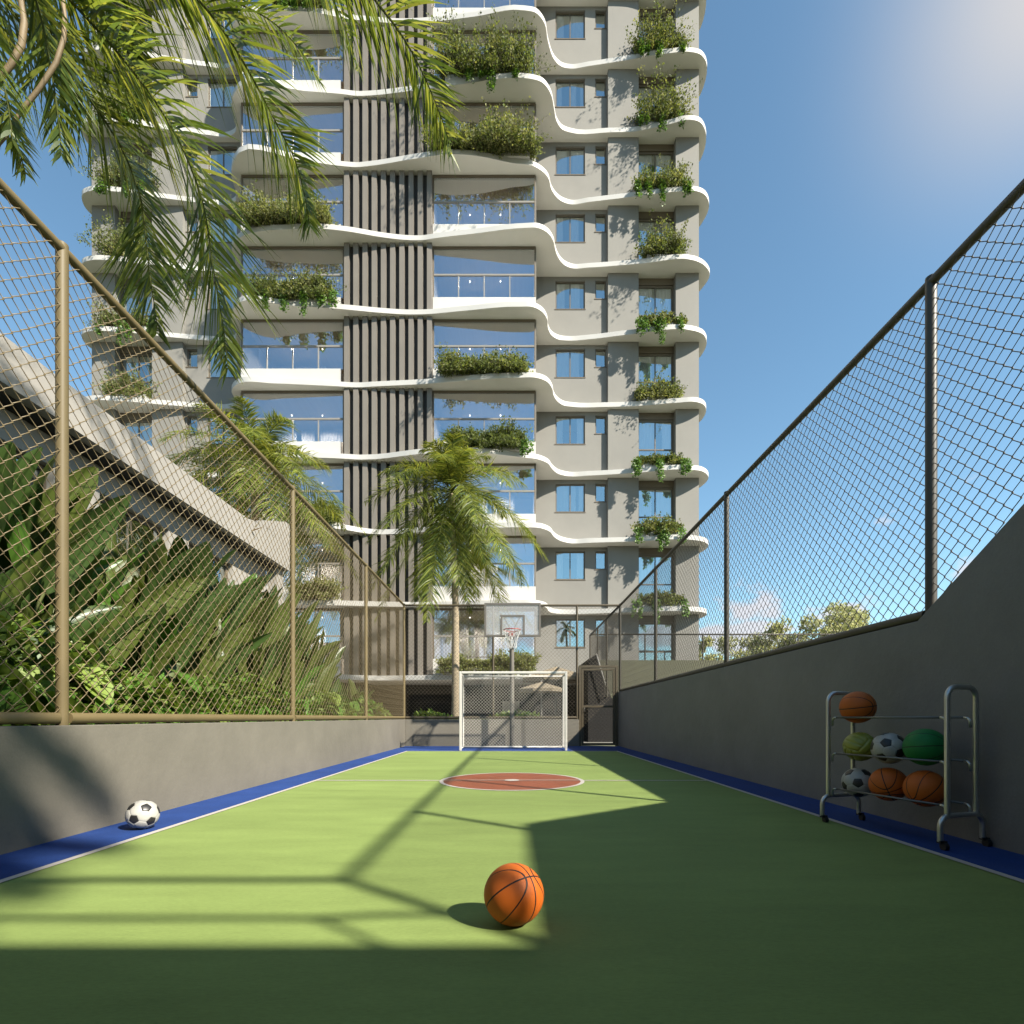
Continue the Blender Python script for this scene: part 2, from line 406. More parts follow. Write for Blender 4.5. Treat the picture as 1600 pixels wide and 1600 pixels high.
# ------------------------------------------------------------------ chain link fences
PU = .056; PV = .112
def chain(mb, o, du, length, zb, zt, r=.0034, sides=4, pu=PU, pv=PV, clip=None):
    """zigzag wires; o origin, du unit dir along, zb/zt heights"""
    o = Vector(o); du = Vector(du); nrm = Vector((-du.y, du.x, 0))
    nw = int(length / pu); nj = int((zt - zb) / (pv/2))
    for k in range(nw+1):
        pts = []
        for j in range(nj+1):
            z = zt - j*pv/2
            right = (j + k) % 2
            u = (k + right) * pu
            if u > length: u = length
            uu = u + (-.002 if right == 0 else .002)
            if clip and z < clip(u): break
            s = 1 if right else -1
            p = o + du*uu; p.z = z
            pts.append(p + nrm*(r*1.05*s) + Vector((0,0,.0028)))
            pts.append(p - nrm*(r*1.05*s) - Vector((0,0,.0028)))
        if len(pts) > 1: mb.tube(pts, r, sides, caps=False)
def straight_chain(mb, o, du, length, zb, zt, r, sp, off=0.0):
    o = Vector(o); du = Vector(du); nrm = Vector((-du.y, du.x, 0))
    h = zt - zb
    for sgn in (1,-1):
        k = -h
        while k < length:
            # line u = k + t (sgn 1) or u = k + h - t
            if sgn == 1: u0,z0,u1,z1 = k,0,k+h,h
            else: u0,z0,u1,z1 = k+h,0,k,h
            a=(u0,z0); b_=(u1,z1)
            def cl(a,b_):
                (ua,za),(ub,zb_) = a,b_
                t0,t1=0,1
                d=ub-ua
                for lo_hi in (0,length):
                    t=(lo_hi-ua)/d
                    if (d>0 and lo_hi==0) or (d<0 and lo_hi==length): t0=max(t0,t)
                    else: t1=min(t1,t)
                if t1-t0<1e-3: return None
                return ((ua+d*t0,za+(zb_-za)*t0),(ua+d*t1,za+(zb_-za)*t1))
            c=cl(a,b_)
            if c:
                pa = o+du*c[0][0]; pa.z = zb+c[0][1]; pb = o+du*c[1][0]; pb.z = zb+c[1][1]
                q = nrm*(r*.9*sgn+off)
                mb.tube([pa+q,pb+q], r, 3, caps=False)
            k += sp
ZT = 4.15; RR = .034
def post(parent, x, y, z0, z1, r=.037, mm='fence'):
    m_ = MB(); m_.tube([(x,y,z0),(x,y,z1-.012),(x,y,z1)], [r,r,r*.55], 14)
    return build(m_, 'post', M[mm], parent, smooth=True, angle=40)
# left
fx = -W-.045
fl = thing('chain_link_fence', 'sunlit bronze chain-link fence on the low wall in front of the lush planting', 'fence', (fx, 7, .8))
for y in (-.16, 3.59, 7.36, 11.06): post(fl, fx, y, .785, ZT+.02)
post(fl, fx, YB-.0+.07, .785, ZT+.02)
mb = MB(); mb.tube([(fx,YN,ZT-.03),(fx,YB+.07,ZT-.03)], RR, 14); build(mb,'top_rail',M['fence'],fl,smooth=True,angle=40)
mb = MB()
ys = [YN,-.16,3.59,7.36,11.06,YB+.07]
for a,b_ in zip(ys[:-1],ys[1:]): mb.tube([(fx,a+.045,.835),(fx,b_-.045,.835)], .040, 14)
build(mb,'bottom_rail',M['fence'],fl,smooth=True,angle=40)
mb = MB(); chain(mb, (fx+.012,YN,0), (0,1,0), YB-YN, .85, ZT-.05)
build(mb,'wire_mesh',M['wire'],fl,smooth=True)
# right
fx = W+.05
def rzb(u):
    y = YN+u
    return 1.60 if y > 3.93 else (1.6 + (3.93-y)*.688 if y > 1.72 else 3.12)
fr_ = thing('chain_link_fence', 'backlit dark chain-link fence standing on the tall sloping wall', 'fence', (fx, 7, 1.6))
for y,z0 in ((1.5,3.1),(3.86,1.60),(7.54,1.58),(11.26,1.58),(YB+.07,1.58)): post(fr_, fx, y, z0-.03, ZT+.02, mm='fenceshade')
mb = MB(); mb.tube([(fx,YN,ZT-.03),(fx,YB+.07,ZT-.03)], RR, 14); build(mb,'top_rail',M['fenceshade'],fr_,smooth=True,angle=40)
mb = MB(); mb.tube([(fx,3.90,1.62),(fx,YB+.07,1.62)], .040, 14); build(mb,'bottom_rail',M['fenceshade'],fr_,smooth=True,angle=40)
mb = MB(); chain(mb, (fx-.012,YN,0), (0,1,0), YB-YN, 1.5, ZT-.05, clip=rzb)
build(mb,'wire_mesh',M['wireshade'],fr_,smooth=True)
# near end fence and handrail over the high wall
fn = thing('chain_link_fence', 'fence panel on top of the high near end wall', 'fence', (0, YN-.1, 3.12))
mb = MB(); mb.tube([(-W,YN,ZT-.03),(W+.05,YN,ZT-.03)], RR, 12); build(mb,'top_rail',M['fence'],fn,smooth=True,angle=40)
post(fn, W+.05, YN, 3.1, ZT); post(fn, -W, YN, 3.1, ZT)
mb = MB(); mb.tube([(-W,YN+.002,3.44),(2.55,YN+.002,3.44),(2.75,YN+.05,3.42),(3.0,YN+.15,3.30)], .022, 10); mb.tube([(2.55,YN,3.1),(2.55,YN,3.44)],.02,8)
build(mb,'handrail',M['fence'],fn,smooth=True)
# back
fy = YB+.07
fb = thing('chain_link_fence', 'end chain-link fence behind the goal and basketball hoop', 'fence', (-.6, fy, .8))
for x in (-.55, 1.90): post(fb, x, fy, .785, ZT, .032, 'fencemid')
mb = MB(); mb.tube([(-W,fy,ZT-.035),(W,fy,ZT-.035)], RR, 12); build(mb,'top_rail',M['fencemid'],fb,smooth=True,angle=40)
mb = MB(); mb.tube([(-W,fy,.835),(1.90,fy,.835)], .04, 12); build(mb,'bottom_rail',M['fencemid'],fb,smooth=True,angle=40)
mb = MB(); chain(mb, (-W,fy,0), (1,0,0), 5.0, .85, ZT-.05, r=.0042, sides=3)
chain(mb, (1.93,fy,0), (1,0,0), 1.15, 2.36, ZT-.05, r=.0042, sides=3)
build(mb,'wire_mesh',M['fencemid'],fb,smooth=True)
# gate
gt = thing('mesh_gate', 'narrow bronze mesh gate in the far corner beside the dark wall', 'gate', (2.5, fy, 0))
mb = MB()
for x in (1.985,3.055): mb.box(x-.035,x+.035,fy-.04,fy+.04,.004,2.36)
mb.box(2.02,3.02,fy-.04,fy+.04,2.29,2.36); build(mb,'gate_frame',M['fencemid'],gt,bevel=.004)
lf = MB()
for x in (2.06,2.98): lf.box(x-.03,x+.03,fy-.025,fy+.025,.03,2.27)
for z in (.03,1.13,2.21): lf.box(2.09,2.95,fy-.025,fy+.025,z,z+.06)
leafo = build(lf,'gate_leaf',M['fencemid'],gt,bevel=.004)
mb = MB(); chain(mb,(2.09,fy,0),(1,0,0),.86,.10,2.2,r=.0045,sides=3); build(mb,'wire_mesh',M['fencemid'],leafo,smooth=True)
mb = MB(); mb.tube([(2.11,fy-.03,1.02),(2.11,fy-.09,1.02),(2.11,fy-.09,1.12),(2.11,fy-.03,1.12)],.01,8); build(mb,'handle',M['gal'],leafo,smooth=True)
# neighbour's fence beyond
fy2 = 20.4
ff = thing('chain_link_fence', 'distant mesh fence above the olive screen wall beyond the court', 'fence', (6, fy2, 3.1))
for x in (3.11,5.3,7.6,11.4,15.2): post(ff, x, fy2, 3.1, ZT, .03, 'fenceshade')
mb = MB(); mb.tube([(3.11,fy2,ZT),(16,fy2,ZT)],.03,8); mb.tube([(W+.05,YB+.07,ZT-.03),(3.11,fy2,ZT-.03)],.034,10); build(mb,'top_rail',M['fenceshade'],ff,smooth=True)
mb = MB(); straight_chain(mb,(3.11,fy2,0),(1,0,0),12.8,3.14,ZT,.004,.11)
straight_chain(mb,(3.13,YB+.1,0),(0,1,0),5.4,1.6,ZT-.05,.004,.11); build(mb,'wire_mesh',M['wireshade'],ff)
for y in (16.9,18.7): post(ff, 3.13, y, 1.5, ZT, .03, 'fenceshade')
mb = MB(); mb.box(3.4,16,fy2-.02,fy2+.18,-.2,3.12)
tag(build(mb,'screen_wall',M['olive']), 'olive green screen wall under the distant fence', 'wall')
# stair wall with handrail seen through the gate
sw = thing('stair_wall', 'dark sloping stair wall with a pale handrail seen through the gate', 'wall', (2.9,17.5,0))
mb = MB(); vs=[(2.55,17.4),(3.6,17.4)]
d=17.4
pts=[P(919,1170,d),P(970,1170,d),P(970,1098,d),P(955,1090,d),P(933,1022,d),P(919,1030,d)]
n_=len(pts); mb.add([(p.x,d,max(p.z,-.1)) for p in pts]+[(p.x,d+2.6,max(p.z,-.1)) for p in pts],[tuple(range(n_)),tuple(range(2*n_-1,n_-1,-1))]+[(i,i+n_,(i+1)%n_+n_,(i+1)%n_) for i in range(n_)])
build(mb,'wall',M['stairshade'],sw,fix=True)
mb = MB(); mb.tube([P(932,1022,17.2),P(950,1085,17.2)],.025,8); mb.tube([P(932,1022,17.2),P(933,1030,17.4)],.015,6); mb.tube([P(949,1082,17.2),P(950,1088,17.4)],.015,6)
build(mb,'handrail',M['alu'],sw,smooth=True)

# ------------------------------------------------------------------ goal
gl = thing('futsal_goal', 'white framed goal with diamond net at the far end of the court', 'goal', (0,12.9,0))
def poly_tube(pts, r, seg=12):
    m_ = MB(); m_.tube(pts, r, seg); return m_
gx0,gx1,gy0,gy1,gh = -1.30,1.36,12.9,13.7,2.0
for x in (gx0,gx1):
    m_ = MB(); m_.box(x-.03,x+.03,gy0-.03,gy0+.03,.0,gh+.0); build(m_,'goal_post',M['goalwhite'],gl,bevel=.012)
m_ = MB(); m_.box(gx0+.03,gx1-.03,gy0-.03,gy0+.03,gh-.06,gh); build(m_,'crossbar',M['goalwhite'],gl,bevel=.012)
m_ = MB()
for x in (gx0,gx1):
    m_.tube([(x,gy0+.04,gh-.06),(x,gy1,gh-.06),(x,gy1,.05),(x,gy0+.04,.05)],.016,10)
m_.tube([(gx0,gy1,.05),(gx1,gy1,.05)],.028,10); m_.tube([(gx0,gy1,gh-.06),(gx1,gy1,gh-.06)],.02,10)
build(m_,'back_frame',M['goalwhite'],gl,smooth=True)
m_ = MB()
straight_chain(m_,(gx0,gy1,0),(1,0,0),gx1-gx0,.06,gh-.06,.0036,.085)
straight_chain(m_,(gx0,gy0,0),(0,1,0),gy1-gy0,.06,gh-.06,.0035,.080)
straight_chain(m_,(gx1,gy0,0),(0,1,0),gy1-gy0,.06,gh-.06,.0035,.080)
for k in range(18):
    x=gx0+(gx1-gx0)*k/17; m_.tube([(x,gy0,gh-.05),(x,gy1,gh-.05)],.003,3,caps=False)
build(m_,'net',M['net'],gl)

# ------------------------------------------------------------------ basketball hoop
hp = thing('basketball_hoop', 'basketball hoop on a grey pole behind the goal', 'hoop', (0,14.3,0))
m_ = MB(); m_.tube([(0,14.3,0),(0,14.3,2.80)],.062,16); m_.lathe((0,14.3,2.80),[(.062,0),(.055,.03),(.0,.045)],16)
m_.lathe((0,14.3,.004),[(.14,0),(.14,.015),(.062,.02)],16)
build(m_,'pole',M['gal'],hp,smooth=True,angle=40)
bx0,bx1,bz0,bz1,by = -.715,.745,2.93,3.80,13.25
m_ = MB(); m_.box(bx0+.05,bx1-.05,by-.012,by+.012,bz0+.05,bz1-.05)
bo = build(m_,'backboard',M['board'],hp)
m_ = MB()
m_.box(bx0,bx1,by-.025,by+.025,bz0,bz0+.05); m_.box(bx0,bx1,by-.025,by+.025,bz1-.05,bz1)
m_.box(bx0,bx0+.05,by-.025,by+.025,bz0+.05,bz1-.05); m_.box(bx1-.05,bx1,by-.025,by+.025,bz0+.05,bz1-.05)
build(m_,'board_frame',M['board_frame'],bo)
m_ = MB(); ix0,ix1,iz0,iz1=-.30,.33,2.985,3.49; t_=.05
m_.box(ix0,ix0+t_,by-.02,by+.02,iz0,iz1-t_); m_.box(ix1-t_,ix1,by-.02,by+.02,iz0,iz1-t_); m_.box(ix0,ix1,by-.02,by+.02,iz1-t_,iz1)
build(m_,'target_square',M['board_frame'],bo)
m_ = MB()
for sx in (-1,1):
    m_.tube([(sx*.03,14.3,2.72),(sx*.06,13.9,3.0),(sx*.07,13.5,3.22),(sx*.2,by+.03,3.42)],.017,8)
    m_.tube([(sx*.05,14.0,2.93),(sx*.05,13.6,2.98),(sx*.06,by+.02,3.05)],.017,8)
build(m_,'support_arm',M['gal'],hp,smooth=True)
rc=(0,12.93,3.05); rr_=.215
m_ = MB(); m_.tube([(rc[0]+rr_*math.cos(2*math.pi*k/36),rc[1]+rr_*math.sin(2*math.pi*k/36),rc[2]) for k in range(37)],.011,8,caps=False)
m_.box(-.08,.08,by-.1,by-.026,2.93,3.06); m_.tube([(-.06,by-.08,3.0),(-.1,12.93+.19,3.045)],.01,6); m_.tube([(.06,by-.08,3.0),(.1,12.93+.19,3.045)],.01,6)
ro = build(m_,'rim',M['hoop'],hp,smooth=True,angle=40)
m_ = MB()
lev=[(.215,0),(.185,-.10),(.150,-.20),(.120,-.30),(.115,-.40),(.118,-.46)]
for s_ in (0,1):
    for k in range(12):
        pts=[]
        for i,(r_,dz) in enumerate(lev):
            a=2*math.pi*(k+ (i%2)*.5*(1 if s_ else -1))/12
            pts.append((rc[0]+r_*math.cos(a),rc[1]+r_*math.sin(a),rc[2]+dz))
        m_.tube(pts,.0062,5,caps=False)
build(m_,'net',M['hoopnet'],hp,smooth=True)

# ------------------------------------------------------------------ balls
def ball_seam_mat(name, col, seam=(.012,.01,.008)):
    m, nt, b = new_mat(name)
    tc = nt.nodes.new('ShaderNodeTexCoord')
    nrmz = nt.nodes.new('ShaderNodeVectorMath'); nrmz.operation='NORMALIZE'; nt.links.new(tc.outputs['Object'], nrmz.inputs[0])
    sp = nt.nodes.new('ShaderNodeSeparateXYZ'); nt.links.new(nrmz.outputs[0], sp.inputs[0])
    def mth(op,a,b_=0.0):
        r=nt.nodes.new('ShaderNodeMath'); r.operation=op
        for i,q in enumerate((a,b_)):
            if isinstance(q,(int,float)): r.inputs[i].default_value=q
            else: nt.links.new(q,r.inputs[i])
        return r.outputs[0]
    ax = mth('ABSOLUTE',sp.outputs[0]); az=mth('ABSOLUTE',sp.outputs[2])
    z2 = mth('MULTIPLY',sp.outputs[2],sp.outputs[2])
    arc = mth('ABSOLUTE', mth('SUBTRACT', ax, mth('ADD', .20, mth('MULTIPLY', z2, 1.05))))
    d = mth('MINIMUM', mth('MINIMUM', ax, az), mth('MULTIPLY',arc,.8))
    mr=nt.nodes.new('ShaderNodeMapRange'); mr.inputs['From Min'].default_value=.020; mr.inputs['From Max'].default_value=.034; nt.links.new(d,mr.inputs['Value'])
    mixc=nt.nodes.new('ShaderNodeMixRGB'); mixc.inputs[1].default_value=(*seam,1); mixc.inputs[2].default_value=(*col,1)
    nt.links.new(mr.outputs['Result'],mixc.inputs[0]); nt.links.new(mixc.outputs[0],b.inputs['Base Color'])
    b.inputs['Roughness'].default_value=.55; b.inputs['Specular IOR Level'].default_value=.3
    vo=nt.nodes.new('ShaderNodeTexVoronoi'); vo.inputs['Scale'].default_value=420; nt.links.new(tc.outputs['Object'],vo.inputs['Vector'])
    ad=mth('ADD', mth('MULTIPLY',vo.outputs['Distance'],-.22), mr.outputs['Result'])
    bp=nt.nodes.new('ShaderNodeBump'); bp.inputs['Strength'].default_value=.35; bp.inputs['Distance'].default_value=.004
    nt.links.new(ad,bp.inputs['Height']); nt.links.new(bp.outputs[0],b.inputs['Normal'])
    return m
M['bball']=ball_seam_mat('basketball_rubber',(.42,.095,.010))
M['gball']=ball_seam_mat('green_rubber',(.010,.15,.035),(.006,.03,.012))
def uvsphere(r, seg=64, rings=32):
    m_=MB(); vs=[]; fs=[]
    vs.append((0,0,r))
    for i in range(1,rings):
        th=math.pi*i/rings
        for k in range(seg):
            a=2*math.pi*k/seg; vs.append((r*math.sin(th)*math.cos(a),r*math.sin(th)*math.sin(a),r*math.cos(th)))
    vs.append((0,0,-r)); L=len(vs)-1
    for k in range(seg):
        k2=(k+1)%seg
        fs.append((0,1+k,1+k2)); fs.append((L,1+(rings-2)*seg+k2,1+(rings-2)*seg+k))
        for i in range(rings-2):
            fs.append((1+i*seg+k,1+(i+1)*seg+k,1+(i+1)*seg+k2,1+i*seg+k2))
    m_.add(vs,fs); return m_
def basket(name,label,c,r,rot,mm='bball',cat='ball',group=None):
    o=build(uvsphere(r),name,M[mm],smooth=True); o.location=c; o.rotation_euler=[R(a) for a in rot]
    return tag(o,label,cat,group)
def soccer_mb(r):
    g=(1+5**.5)/2
    ico=[]
    for s1 in (-1,1):
        for s2 in (-1,1):
            ico+= [Vector((0,s1,s2*g)),Vector((s1,s2*g,0)),Vector((s2*g,0,s1))]
    e=min((a-b_).length for a in ico for b_ in ico if a is not b_)
    m_=MB()
    def patch(poly,c,mi):
        c=c.normalized(); n=len(poly); K=7
        for i in range(n):
            a=poly[i]; b_=poly[(i+1)%n]
            grid={}
            for u in range(K+1):
                for v in range(K+1-u):
                    w_=K-u-v
                    p=(c*(poly[0].length)*w_+a*u+b_*v)/K
                    edge=(w_)/K           # 0 at the outer edge
                    rr=r*(1-.018*max(0,1-edge*5)**2)
                    grid[(u,v)]=p.normalized()*rr
            keys=list(grid); idx={k:i2 for i2,k in enumerate(keys)}
            fs=[]
            for (u,v) in keys:
                if (u+1,v) in idx and (u,v+1) in idx: fs.append((idx[(u,v)],idx[(u+1,v)],idx[(u,v+1)]))
                if (u+1,v) in idx and (u,v+1) in idx and (u+1,v+1) in idx: fs.append((idx[(u+1,v)],idx[(u+1,v+1)],idx[(u,v+1)]))
            m_.add([grid[k] for k in keys],fs,mi)
    nb={i:[j for j in range(12) if j!=i and abs((ico[i]-ico[j]).length-e)<.01] for i in range(12)}
    def srt(pts,c):
        c=c.normalized(); a=c.orthogonal().normalized(); b_=c.cross(a)
        return sorted(pts,key=lambda p:math.atan2(p.dot(b_),p.dot(a)))
    for i in range(12):
        poly=srt([ico[i]+(ico[j]-ico[i])/3 for j in nb[i]],ico[i]); poly=[p.normalized() for p in poly]; patch(poly,ico[i],1)
    for i in range(12):
        for j in nb[i]:
            for k in nb[i]:
                if i<j<k and k in nb[j]:
                    c=(ico[i]+ico[j]+ico[k])
                    pts=[]
                    for a,b_ in ((i,j),(j,k),(k,i)):
                        pts+= [ico[a]+(ico[b_]-ico[a])/3, ico[a]+(ico[b_]-ico[a])*2/3]
                    poly=[p.normalized() for p in srt(pts,c)]; patch(poly,c,0)
    return m_
M['swhite']=mat('ball_white_leather',(.74,.72,.66),.38,.04,20)
M['sblack']=mat('ball_black_leather',(.035,.033,.03),.4,.1,20)
M['vyellow']=mat('volleyball_yellow',(.50,.52,.07),.4,.04,20)
def soccer(label,c,r,rot):
    o=build(soccer_mb(r),'soccer_ball',[M['swhite'],M['sblack']],smooth=True,fix=True); o.location=c; o.rotation_euler=[R(a) for a in rot]
    return tag(o,label,'ball')
def volley(label,c,r,rot):
    m_=MB(); K=36
    for ax in range(3):
        for s in (-1,1):
            vs=[];fs=[]
            for i in range(K+1):
                for j in range(K+1):
                    u=-1+2*i/K; v=-1+2*j/K
                    p=[0,0,0]; p[ax]=s; p[(ax+1)%3]=math.tan(u*math.pi/4); p[(ax+2)%3]=math.tan(v*math.pi/4)
                    q=Vector(p).normalized()
                    dd=min(abs(abs(v)-1),abs(abs(v)-1/3),abs(abs(u)-1))
                    vs.append(q*r*(1-.05*max(0,1-dd*7)))
            for i in range(K):
                for j in range(K):
                    a=i*(K+1)+j; fs.append((a,a+1,a+K+2,a+K+1))
            m_.add(vs,fs)
    o=build(m_,'volleyball',M['vyellow'],smooth=True,fix=True); o.location=c; o.rotation_euler=[R(a) for a in rot]
    return tag(o,label,'ball')
bb=G(803,1447); 
basket('basketball','bright orange basketball lying in the middle of the green court',(bb.x,bb.y,.008+.121),.121,[math.degrees(a) for a in Matrix(((.7212,.5210,.4565),(.6870,-.4531,-.5682),(-.0892,.7234,-.6847))).to_euler()])
sb=G(223,1296)
soccer('black and white soccer ball at the foot of the low wall',(sb.x,sb.y,.004+.108),.108,(20,14,40))

# ------------------------------------------------------------------ ball rack
rk = thing('ball_rack','steel ball rack on casters against the dark wall','rack',(2.76,3.73,0))
A=Vector((2.655,4.135,0)); B=Vector((2.885,3.285,0))       # far and near end frames
ax=(B-A).normalized(); nx=Vector((-ax.y,ax.x,0))
if nx.x<0: nx=-nx                                        # towards the wall
RAILZ=(.275,.555,.84); HS=.105
def arc_u(c,half,z0,z1,r,rc_=.07,legs=True,n=6):
    pts=[c-nx*half+Vector((0,0,z0))]
    for k in range(n+1):
        a=math.pi/2*k/n; pts.append(c-nx*(half-rc_+rc_*math.cos(a))+Vector((0,0,z1-rc_+rc_*math.sin(a))))
    for k in range(n+1):
        a=math.pi/2*(1-k/n); pts.append(c+nx*(half-rc_+rc_*math.cos(a))+Vector((0,0,z1-rc_+rc_*math.sin(a))))
    pts.append(c+nx*half+Vector((0,0,z0)))
    return pts
for c in (A,B):
    m_=MB(); m_.tube(arc_u(c,.125,.20,1.035,.016),.0165,12); build(m_,'end_frame',M['tubemetal'],rk,smooth=True,angle=50)
    m_=MB(); m_.tube(arc_u(c,.185,.055,.215,.016),.0165,12); fo=build(m_,'foot_frame',M['tubemetal'],rk,smooth=True,angle=50)
    for s in (-1,1):
        q=c+nx*(.185*s)
        m_=MB(); 
        ce=q+Vector((.018,-.012,.027)); t=Vector((0,1,0)).cross(Vector((0,0,1)))
        for k in (-1,):
            m_.tube([ce+Vector((-.012,0,0)),ce+Vector((.012,0,0))],.026,16)
        m_.box(q.x-.014,q.x+.03,q.y-.02,q.y+.012,.045,.062)
        build(m_,'caster',M['rubber'],fo,smooth=True,angle=40)
for z in RAILZ:
    for s in (-1,1):
        a=A+nx*(HS*s)+Vector((0,0,z)); b_=B+nx*(HS*s)+Vector((0,0,z))
        m_=MB(); m_.tube([a+ax*.05,b_-ax*.05],.0075,8); ro_=build(m_,'shelf_rail',M['railmetal'],rk,smooth=True)
        m_=MB()
        for p,sg in ((a,1),(b_,-1)):
            m_.tube([p+ax*(.055*sg),p+ax*(.035*sg)+Vector((0,0,-.003)),p+ax*(.022*sg)+Vector((0,0,-.018)),p+ax*(.018*sg)+Vector((0,0,-.065))],.008,8)
        build(m_,'rail_bracket',M['tubemetal'],ro_,smooth=True)
def on_rack(t,z,r):
    c=A+(B-A)*t; dz=math.sqrt(max(0,(r+.0075)**2-HS**2))
    return (c.x,c.y,z+dz)
basket('basketball','orange basketball alone on the top shelf of the rack',on_rack(.17,.84,.124),.124,(4,6,209))
volley('yellow volleyball on the middle shelf of the rack',on_rack(.19,.555,.113),.113,(20,35,30))
soccer('soccer ball on the middle shelf between yellow and green balls',on_rack(.455,.555,.113),.113,(75,20,10))
basket('rubber_ball','dark green rubber ball on the middle shelf of the rack',on_rack(.745,.555,.126),.126,(6,-4,215),'gball')
soccer('soccer ball on the bottom shelf of the rack',on_rack(.175,.275,.113),.113,(40,30,75))
basket('basketball','orange basketball in the middle of the bottom rack shelf',on_rack(.45,.275,.122),.122,(50,60,10))
basket('basketball','orange basketball with crossing seams at the near end of the bottom shelf',on_rack(.745,.275,.124),.124,(70,40,-15))

# ------------------------------------------------------------------ tower
U = [32.50,29.46,26.45,23.44,20.46,17.42,14.45,11.42,8.41,5.39,2.37]
TRACE = {
1:[(374,24),(430,18),(490,19),(542,29),(580,33),(617,36),(640,36),(660,35),(740,26),(819,16),(839,21),(851,37),(856,64),(866,93),(876,103),(891,107),(920,103),(984,93),(1045,83),(1079,81),(1096,86),(1103,96)],
2:[(374,135),(475,142),(536,147),(558,149.6),(578,149),(640,142),(672,138),(724,131),(814,121.6),(829,123),(849,130),(861,148),(865.5,169),(869.5,189),(878,201.5),(890,206.5),(954,206.5),(994,205),(1045,194),(1079,187),(1094,191),(1102,204)],
3:[(374,238),(475,251),(542,260),(558,261),(570,260),(660,246),(700,241),(740,243),(802,255),(836,260.5),(856,277),(862,297),(874,312),(891,319),(920,315.5),(991,307),(1060,299),(1086,298),(1101,304),(1108,321)],
4:[(372,373),(409,361),(456,358),(487,356.6),(540,361),(600,371),(640,375),(660,375),(680,372),(740,365),(822,356),(840,356),(856,364),(865,378),(867,388),(872,402),(882,414),(894,419),(920,418),(1000,412),(1086,407),(1100,414),(1109,430)],
5:[(377,471),(450,477),(535,483),(600,489),(632,491),(660,491),(720,486),(812,479),(834,480),(848,488),(855,500),(856,512),(862,524),(872,530),(886,532),(920,530),(988,522),(1086,517),(1098,522),(1104,532)],
6:[(375,598),(429,599),(520,603),(564,605),(580,604),(660,600),(760,592),(810,590),(840,590.5),(854,596),(863,608),(865,618),(870,626),(880,633),(896,635.6),(948,635.6),(1000,634),(1060,629),(1088,628),(1099,632),(1103,638)],
7:[(385,710),(429,713),(527,716),(564,718),(672,708),(740,707),(820,715),(842,718),(856,724),(863,733),(872,740),(888,744),(920,743),(990,739),(1076,733.6),(1096,736),(1107,746)],
8:[(380,824),(450,823),(527,826),(580,834),(664,831),(740,826),(820,824),(844,825),(858,830),(866,839),(876,845),(894,849),(920,848),(990,846),(1076,843),(1098,846),(1107,852)],
}
def to_world(j):
    out=[]
    for px,py in TRACE[j]:
        d=(U[j]-EYE)*F/(HY-py); out.append(((px-CX)/F*d,d))
    return out
XY={j:to_world(j) for j in TRACE}
XY[0]=XY[2]; XY[9]=XY[5]; XY[10]=XY[8]
PRE=[(-18.2,24.4),(-18.72,23.5),(-18.92,22.7),(-18.6,22.15),(-18.1,21.97),(-17,22.0),(-15,22.3),(-13.4,22.5),(-12.5,22.55),(-12.05,22.35),(-11.85,21.9),(-11.72,21.4)]
SUF=[(8.66,23.5),(8.2,24.4)]
def catmull(pts,n=5):
    out=[]
    for i in range(len(pts)-1):
        p0=pts[max(i-1,0)];p1=pts[i];p2=pts[i+1];p3=pts[min(i+2,len(pts)-1)]
        # centripetal-ish: use uniform with clamped tangents
        l=math.dist(p1,p2)
        def tan(a,b_,c):
            l1=math.dist(a,b_);l2=math.dist(b_,c)
            if l1<1e-9 or l2<1e-9: return ((c[0]-a[0])/max(l1+l2,1e-9),(c[1]-a[1])/max(l1+l2,1e-9))
            return (((b_[0]-a[0])/l1*l2+(c[0]-b_[0])/l2*l1)/(l1+l2),((b_[1]-a[1])/l1*l2+(c[1]-b_[1])/l2*l1)/(l1+l2))
        m1=tan(p0,p1,p2);m2=tan(p1,p2,p3)
        for k in range(n):
            t=k/n;h1=2*t**3-3*t*t+1;h2=t**3-2*t*t+t;h3=-2*t**3+3*t*t;h4=t**3-t*t
            out.append(tuple(h1*p1[q]+h2*l*m1[q]+h3*p2[q]+h4*l*m2[q] for q in (0,1)))
    out.append(pts[-1]); return out
YW=22.8; YP=22.6; YG=21.35; YL=21.15; XM=-5.15; SLAB=.20
XR0,XR1=1.01,8.25; XB0=-3.30
tw=thing('apartment_tower','tall grey apartment tower with wavy white balcony slabs','building',(XM,YW,0))
CURVE={}
import bisect
for j in range(11):
    c=catmull(PRE+XY[j]+SUF,5); CURVE[j]=c
    m_=MB(); poly=c+[(8.0,29.5),(-18.1,29.5)]
    m_.prism_z(poly,U[j],U[j]+SLAB,0,1)
    o=build(m_,'floor_slab',[M['soffit'],M['white']],tw,smooth=True,angle=35)
def lip_y(j,x):
    best=None
    c=CURVE[j]
    ys=[a[1]+(b_[1]-a[1])*(x-a[0])/(b_[0]-a[0]) for a,b_ in zip(c[:-1],c[1:]) if (a[0]-x)*(b_[0]-x)<=0 and abs(b_[0]-a[0])>1e-9]
    return min(ys) if ys else 22.0
def mx_(x,mir): return 2*XM-x if mir else x
def span(a,b_,mir):
    a,b_=mx_(a,mir),mx_(b_,mir); return (min(a,b_),max(a,b_))
